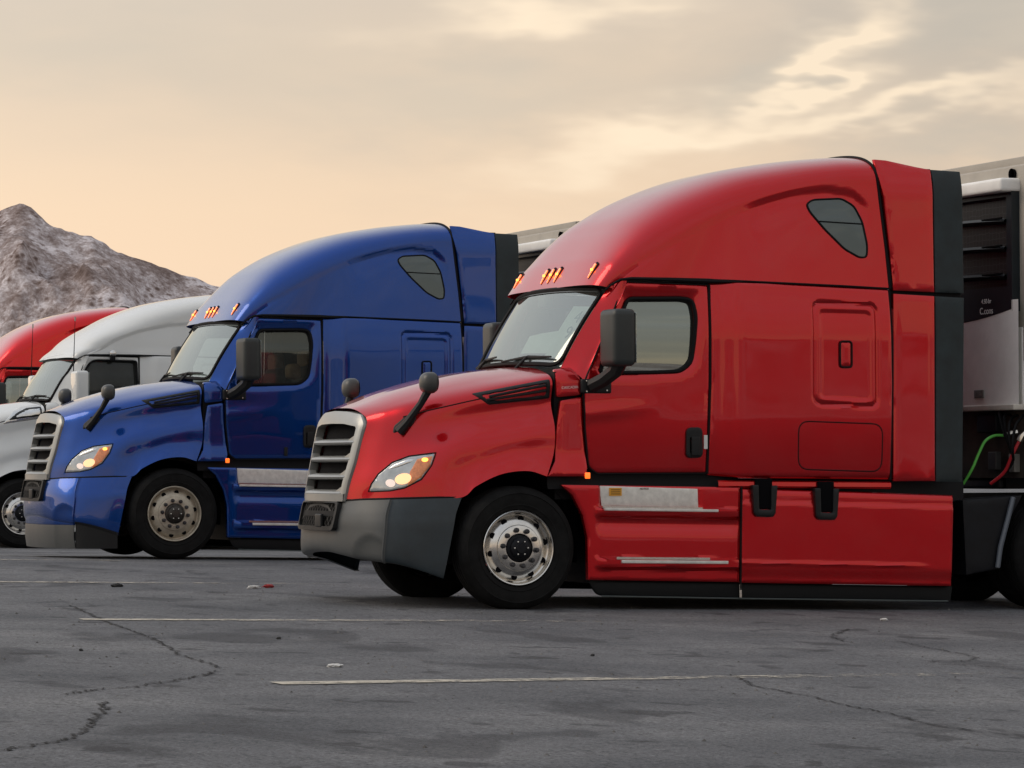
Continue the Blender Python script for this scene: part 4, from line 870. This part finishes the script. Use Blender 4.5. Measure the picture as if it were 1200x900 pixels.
for w_ in ('C.cons',):
    un = [c for c in tr1.children if c.name.startswith('refrigeration_unit')][0]
    Mx = Matrix(((0, 0, -1, 4.612), (-1, 0, 0, -.68), (0, 1, 0, 2.515), (0, 0, 0, 1)))
    MB().box((4.605, .55, 1.79), (.012, .16, .07), bev=.004).out('data_plate', mat('grey_data_plate', (.16, .155, .14), .5, var=.4, vscale=20), un)
    text('C.cons', .085, None, WHT, un, 'scrawled_text', tf=Mx)
    text('4.50-br', .06, None, WHT, un, 'scrawled_text', tf=Matrix.Translation((0, 0, .085)) @ Mx)

# ------------------------------------------------------------------ parking lot
PY = [(-4000, .0), (-120, .05), (-45, .18), (-32, .244), (-21.3, .02), (-9.8, .147), (1.2, 0), (30, -.395), (60, -.6), (4000, -.6)]
def gh(x, y):
    x = np.asarray(x, float); y = np.asarray(y, float)
    return -.6*np.tanh(x/30.) + np.interp(y, [p[0] for p in PY], [p[1] for p in PY])
def axis_pts(a, b, n, far):
    t = np.linspace(a, b, n); s_ = []; d = (b-a)/n; x = b
    while x < far: d *= 1.35; x += d; s_.append(x)
    return t, s_
tx, ex = axis_pts(-30, 40, 120, 9000); ty, ey = axis_pts(-50, 40, 120, 9000)
xs = np.array([-v for v in reversed(ex)] + list(tx) + ex); ys = np.array([-v for v in reversed(ey)] + list(ty) + ey); xs = np.unique(xs); ys = np.unique(ys)
GX, GY = np.meshgrid(xs, ys, indexing='ij'); GZ = gh(GX, GY)
def asphalt():
    mt = bpy.data.materials.new('worn_asphalt'); mt.use_nodes = True; t = mt.node_tree; p = t.nodes['Principled BSDF']; co = N(t, 'ShaderNodeTexCoord')
    def nz_(sc, det, rough=.6, dist=0, scale=(1, 1, 1)):
        mp_ = N(t, 'ShaderNodeMapping'); mp_.inputs['Scale'].default_value = scale; n = N(t, 'ShaderNodeTexNoise'); n.inputs['Scale'].default_value = sc; n.inputs['Detail'].default_value = det; n.inputs['Roughness'].default_value = rough; n.inputs['Distortion'].default_value = dist
        t.links.new(co.outputs['Object'], mp_.inputs[0]); t.links.new(mp_.outputs[0], n.inputs[0]); return n.outputs[0]
    big = ramp(t, [(.32, (.115, .121, .133)), (.52, (.175, .180, .192)), (.70, (.245, .248, .256))]); t.links.new(nz_(.55, 6), big.inputs[0])
    ag = ramp(t, [(.36, (.25, .25, .25)), (.47, (.9, .9, .9)), (.60, (1.05, 1.05, 1.05)), (.72, (2.6, 2.55, 2.45))]); t.links.new(nz_(42, 5, .75), ag.inputs[0])
    c = mixc(t, .95, big.outputs[0], ag.outputs[0], 'MULTIPLY')
    sp2 = ramp(t, [(.30, (.35, .35, .36)), (.45, (.95, .95, .95)), (.62, (1.05, 1.05, 1.05)), (.75, (1.8, 1.78, 1.72))]); t.links.new(nz_(13, 6, .8, .2, (1, .45, 1)), sp2.inputs[0])
    c = mixc(t, .8, c, sp2.outputs[0], 'MULTIPLY')
    # oil stains and sealed patches
    st_ = ramp(t, [(.585, (0, 0, 0)), (.635, (1, 1, 1))]); t.links.new(nz_(.95, 4, .5, .4, (1, .55, 1)), st_.inputs[0])
    c = mixc(t, mathn(t, 'MULTIPLY', st_.outputs[0], .50), c, (.035, .036, .042))
    s2 = ramp(t, [(.635, (0, 0, 0)), (.67, (1, 1, 1))]); t.links.new(nz_(2.6, 3, .5, .3, (1, .8, 1)), s2.inputs[0])
    c = mixc(t, mathn(t, 'MULTIPLY', s2.outputs[0], .55), c, (.03, .03, .034))
    s3 = ramp(t, [(.66, (0, 0, 0)), (.74, (1, 1, 1))]); t.links.new(nz_(1.4, 5, .6, .2, (.6, 2.0, 1)), s3.inputs[0])
    c = mixc(t, mathn(t, 'MULTIPLY', s3.outputs[0], .35), c, (.22, .21, .205))
    t.links.new(c, p.inputs['Base Color']); p.inputs['Roughness'].default_value = .82; p.inputs['Specular IOR Level'].default_value = .35
    b = N(t, 'ShaderNodeBump'); b.inputs['Distance'].default_value = .03; t.links.new(nz_(38, 5, .7), b.inputs['Height']); t.links.new(b.outputs[0], p.inputs['Normal'])
    return mt
ASPH = asphalt()
gm = MB().grid(np.stack([GX, GY, GZ], -1), flip=False); ground = struct(gm.out('asphalt_lot', ASPH))
def linemat():
    mt = bpy.data.materials.new('worn_line_paint'); mt.use_nodes = True; t = mt.node_tree; p = t.nodes['Principled BSDF']; co = N(t, 'ShaderNodeTexCoord')
    n = N(t, 'ShaderNodeTexNoise'); n.inputs['Scale'].default_value = 9; n.inputs['Detail'].default_value = 8; n.inputs['Roughness'].default_value = .75; t.links.new(co.outputs['Object'], n.inputs[0])
    at = N(t, 'ShaderNodeSeparateXYZ'); t.links.new(co.outputs['Object'], at.inputs[0])
    w = mathn(t, 'MULTIPLY_ADD', at.outputs[0], .050, .53, clamp=False)   # the paint is more worn towards the trucks
    w = mathn(t, 'MINIMUM', mathn(t, 'MAXIMUM', w, .30), .66)
    f = mathn(t, 'MULTIPLY', mathn(t, 'SUBTRACT', mathn(t, 'SUBTRACT', 1.0, n.outputs[0]), w), 5.0, clamp=True)
    p.inputs['Base Color'].default_value = (.50, .46, .38, 1); t.links.new(f, p.inputs['Alpha']); p.inputs['Roughness'].default_value = .8; return mt
LINE = linemat()
def strip(P, w, name, mt, dz=.004, jit=0, seed=0):
    rnd_ = random.Random(seed); P = np.array(P, float)[:, :2]; n = len(P); Lf, Rt = [], []
    for i in range(n):
        tdir = P[min(i+1, n-1)] - P[max(i-1, 0)]; tdir /= max(np.linalg.norm(tdir), 1e-6); nn = np.array([-tdir[1], tdir[0]])
        ww = w*(1 + jit*rnd_.uniform(-1, 1)); a = P[i] + nn*ww/2; b = P[i] - nn*ww/2
        Lf.append((a[0], a[1], float(gh(a[0], a[1])) + dz)); Rt.append((b[0], b[1], float(gh(b[0], b[1])) + dz))
    o = MB().grid([Lf, Rt]).out(name, mt, ground, smooth=False); return o
for x0, y0, x1, y1 in ((-4.50, 9.13, 2.6, 8.52), (-4.02, 2.72, 1.4, 3.05), (-6.5, -3.65, .6, -3.4), (-6.0, -9.05, -.6, -9.05), (-6.0, -15.0, -1.0, -15.0)):
    strip(lin([(x0, y0), (x1, y1)], 40), .20, 'parking_line', LINE, .006, .06, int(x0*10))
CRK = mat('crack_black', (.012, .012, .013), .95)  # near-black strips laid along the crack paths
def crack(P, w, seed):
    rnd_ = random.Random(seed); Q = [tuple(q) for q in lin(P, int(len(P)*16))]
    Q = [(x + rnd_.uniform(-.022, .022), y + rnd_.uniform(-.06, .06)) for x, y in Q]
    strip(Q, w*.22, 'crack', CRK, .005, .6, seed)
crack([(-3.6,.65),(-3.91,3.05),(-3.95,3.58),(-4.08,4.88),(-4.19,5.61),(-4.27,6.21),(-4.37,6.7),(-4.4,7.17),(-4.4,7.55),(-4.47,7.91)], 0.07, 3)
crack([(-4.53,8.12),(-4.88,8.71),(-5.14,9.01),(-5.33,9.31),(-5.57,9.41),(-5.85,9.79)], 0.06, 4)
crack([(-5.76,10.26),(-5.88,10.78),(-6.05,11.26),(-6.18,11.67),(-6.31,12.02),(-6.45,12.31),(-6.61,12.58),(-6.95,12.9),(-7.4,13.1)], 0.07, 5)
crack([(-1.52,8.64),(-1.64,9.05),(-1.8,9.51),(-1.82,9.83),(-1.82,10.33),(-1.9,10.79),(-1.94,11.51),(-2.05,12.22),(-1.93,12.85),(-1.8,13.6)], 0.05, 6)
crack([(1.07,4.4),(1.26,4.51),(1.6,3.97),(1.04,4.82),(.79,5.51)], 0.05, 7)
rk = random.Random(11)
for k in range(5):
    x, y = rk.uniform(-1, 4), rk.uniform(4.2, 13); a = rk.uniform(-.5, 3.6); Pk = [(x, y)]
    for q in range(rk.randint(4, 9)):
        a += rk.uniform(-.9, .9); x += .16*math.cos(a); y += .4*math.sin(a); Pk.append((x, y))
    crack(Pk, .035, 40+k)
def crumple(name, label, cat, x, y, d, mt, seed, flat=.5):
    bm = bmesh.new(); bmesh.ops.create_icosphere(bm, subdivisions=3, radius=1)
    for v in bm.verts:
        k = 1 + .5*noise.noise(v.co*2.1 + Vector((seed, 0, 0))) + .25*noise.noise(v.co*5 + Vector((0, seed, 0)))
        v.co = Vector((v.co.x*d[0]*k, v.co.y*d[1]*k, max(v.co.z, -.6)*d[2]*k))
    zz = min(v.co.z for v in bm.verts); z0 = float(gh(x, y))
    o = MB().add([(v.co.x, v.co.y, v.co.z - zz) for v in bm.verts], [tuple(q.index for q in f_.verts) for f_ in bm.faces]).out(name, mt, None, smooth=False)
    bm.free(); o.location = (x, -y, z0); tag(o, label, cat); return o
LWH = mat('litter_white', (.6, .6, .58), .6, var=.2); LRD = mat('litter_red', (.45, .04, .04), .5); LDK = mat('stone_dark', (.03, .03, .03), .9)
crumple('crushed_can', 'small dark crushed can lying on the asphalt left of the blue truck wheel line', 'can', -2.37, -2.65, (.055, .03, .018), LDK, 1)
crumple('paper_wrapper', 'white crumpled wrapper on the asphalt between the two front trucks', 'wrapper', -1.17, -2.41, (.06, .04, .016), LWH, 2)
crumple('paper_cup', 'small red flattened cup touching the white wrapper on the asphalt', 'cup', -.98, -2.59, (.05, .03, .018), LRD, 3)
crumple('paper_scrap', 'tiny white paper scrap beside the nearest parking line', 'paper scrap', -3.73, 7.82, (.045, .03, .012), LWH, 4)
crumple('stone', 'black stone on the asphalt left of the long crack', 'stone', -4.89, 6.26, (.013, .013, .009), LDK, 5)
crumple('stone', 'black stone in front of the red truck bumper', 'stone', -3.24, 5.09, (.016, .013, .009), LDK, 6)
crumple('stone', 'black stone right of center between the two nearest parking lines', 'stone', -1.71, 6.93, (.013, .013, .009), LDK, 7)
crumple('paper_scrap', 'white paper scrap beside the red truck lower fairing at right', 'paper scrap', 2.49, 2.82, (.03, .03, .012), LWH, 8)
# loose grit scattered over the near asphalt
rg = random.Random(3); mb = MB()
for k in range(900):
    x = rg.uniform(-7, 6); y = rg.uniform(-4, 13.5); s_ = rg.uniform(.004, .014); z0 = float(gh(x, y))
    v = [(x + s_*a*rg.uniform(.6, 1.3), y + s_*b*rg.uniform(.6, 1.3), z0 + s_*c*rg.uniform(.5, 1)) for a, b, c in ((1,0,0),(0,1,0),(-1,0,0),(0,-1,0),(0,0,1))]
    mb.add(v, [(0,1,4),(1,2,4),(2,3,4),(3,0,4)])
gt = mb.out('loose_grit', mat('grit', (.12, .115, .11), .9, var=.8, vscale=3), None, smooth=False); gt['kind'] = 'stuff'; gt['label'] = 'loose grit scattered over the asphalt'; gt['category'] = 'grit'

# ------------------------------------------------------------------ mountains
CX, CY = -10.0, 27.2
def mtn_mat():
    mt = bpy.data.materials.new('hazy_snow_dusted_rock'); mt.use_nodes = True; t = mt.node_tree; p = t.nodes['Principled BSDF']; co = N(t, 'ShaderNodeTexCoord')
    def nz_(sc, det, rough=.6, dist=0):
        n = N(t, 'ShaderNodeTexNoise'); n.inputs['Scale'].default_value = sc; n.inputs['Detail'].default_value = det; n.inputs['Roughness'].default_value = rough; n.inputs['Distortion'].default_value = dist
        t.links.new(co.outputs['Object'], n.inputs[0]); return n.outputs[0]
    n1 = nz_(.045, 12, .78, .1); n2 = nz_(.006, 6, .6, .2); n3 = nz_(.2, 5, .8)
    v = mathn(t, 'ADD', mathn(t, 'MULTIPLY', n1, .6), mathn(t, 'ADD', mathn(t, 'MULTIPLY', n2, .5), mathn(t, 'MULTIPLY', n3, .25)))
    z = N(t, 'ShaderNodeSeparateXYZ'); t.links.new(co.outputs['Object'], z.inputs[0])
    v = mathn(t, 'SUBTRACT', v, mathn(t, 'MULTIPLY', z.outputs[2], .00016))
    vo = N(t, 'ShaderNodeTexVoronoi'); vo.inputs['Scale'].default_value = .075; t.links.new(co.outputs['Object'], vo.inputs[0])
    tr_ = mathn(t, 'MULTIPLY', mathn(t, 'SUBTRACT', .42, vo.outputs['Distance'], clamp=True), mathn(t, 'MULTIPLY', mathn(t, 'SUBTRACT', nz_(.012, 5, .6), .44, clamp=True), 5.5, clamp=True))
    v = mathn(t, 'SUBTRACT', v, mathn(t, 'MULTIPLY', tr_, .55))
    r_ = ramp(t, [(.45, (.090, .062, .054)), (.55, (.19, .145, .133)), (.625, (.34, .29, .285)), (.71, (.64, .60, .62))]); t.links.new(v, r_.inputs[0])  # rock and snow tones, lightened with haze put into the colour
    t.links.new(r_.outputs[0], p.inputs['Base Color']); p.inputs['Roughness'].default_value = .95; p.inputs['Specular IOR Level'].default_value = .1; return mt
MTN = mtn_mat()
def ridge_noise(x, y, sc, oct_=6, off=0):
    v = 0; a = 1; s_ = 0
    for k in range(oct_):
        v += a*(1 - abs(noise.noise(Vector((x/sc, y/sc, off + k*7.3))))*2); s_ += a; sc *= .5; a *= .52
    return v/s_
def mountain(name, prof, d0, d1, dback, na, nr, base_az, off, rough=1.0):
    """prof: (azimuth in radians clockwise from the view direction, elevation tangent of the skyline)"""
    az = np.linspace(prof[0][0], prof[-1][0], na); el = np.interp(az, [p[0] for p in prof], [p[1] for p in prof]); V = []
    for i, a in enumerate(az):
        ang = base_az + a; dx, dy = math.sin(ang), math.cos(ang); row = []
        wob = 1 + .05*noise.noise(Vector((a*9, off, 0)))
        for j in range(nr):
            t = j/(nr-1)
            if t < .8: u = t/.8; d = d0 + (d1*wob - d0)*u; Hh = el[i]*d1*wob*(u**1.15)
            else: u = (t-.8)/.2; d = d1*wob + (dback-d1*wob)*u; Hh = el[i]*d1*wob*(1-u)**.8
            x = dx*d; y = dy*d
            n_ = ridge_noise(x, y*.6, 420, 7, off); env = math.sin(math.pi*min(t/.8, 1)**1.2) if t < .8 else 0
            n2_ = ridge_noise(x + 50, y, 60, 3, off + 3)
            Hh += rough*(env*(n_-.55)*190 + (n2_-.5)*(7 + 10*env)*min(1, t*6))
            V.append((x, y, Hh - 4))
        
    f = [(i*nr+j, (i+1)*nr+j, (i+1)*nr+j+1, i*nr+j+1) for i in range(na-1) for j in range(nr-1)]
    me = bpy.data.meshes.new(name); me.from_pydata([(CX + v[0], -CY + v[1], v[2]) for v in V], [], f); me.materials.append(MTN)
    me.polygons.foreach_set('use_smooth', [True]*len(me.polygons)); o = bpy.data.objects.new(name, me); COL.objects.link(o); return struct(o)
view_az = math.atan2(.35844, .93326)
SK = [(-900,430),(-600,330),(-300,300),(-120,285),(0,247),(12,240),(25,237),(35,242),(55,258),(75,268),(95,273),(108,273),(115,279),(130,288),(160,300),(200,315),(240,327),(262,335),(300,346),(400,368),(600,395),(900,415),(1300,420),(2000,440)]
prof = [(math.atan((u-600)/4000), (545.5-v)/4000) for u, v in SK]
mountain('mountain', prof, 4350, 5200, 6000, 640, 230, view_az, 1.7)
rgm = random.Random(5); el2 = [( a, .046 + .020*math.sin(a*7) + .014*math.sin(a*17+1) + rgm.uniform(-.008, .008)) for a in np.linspace(-2.55, 2.55, 90)]
mountain('distant_range', el2, 3600, 5400, 6600, 420, 40, view_az + math.pi, 9.1, .5)
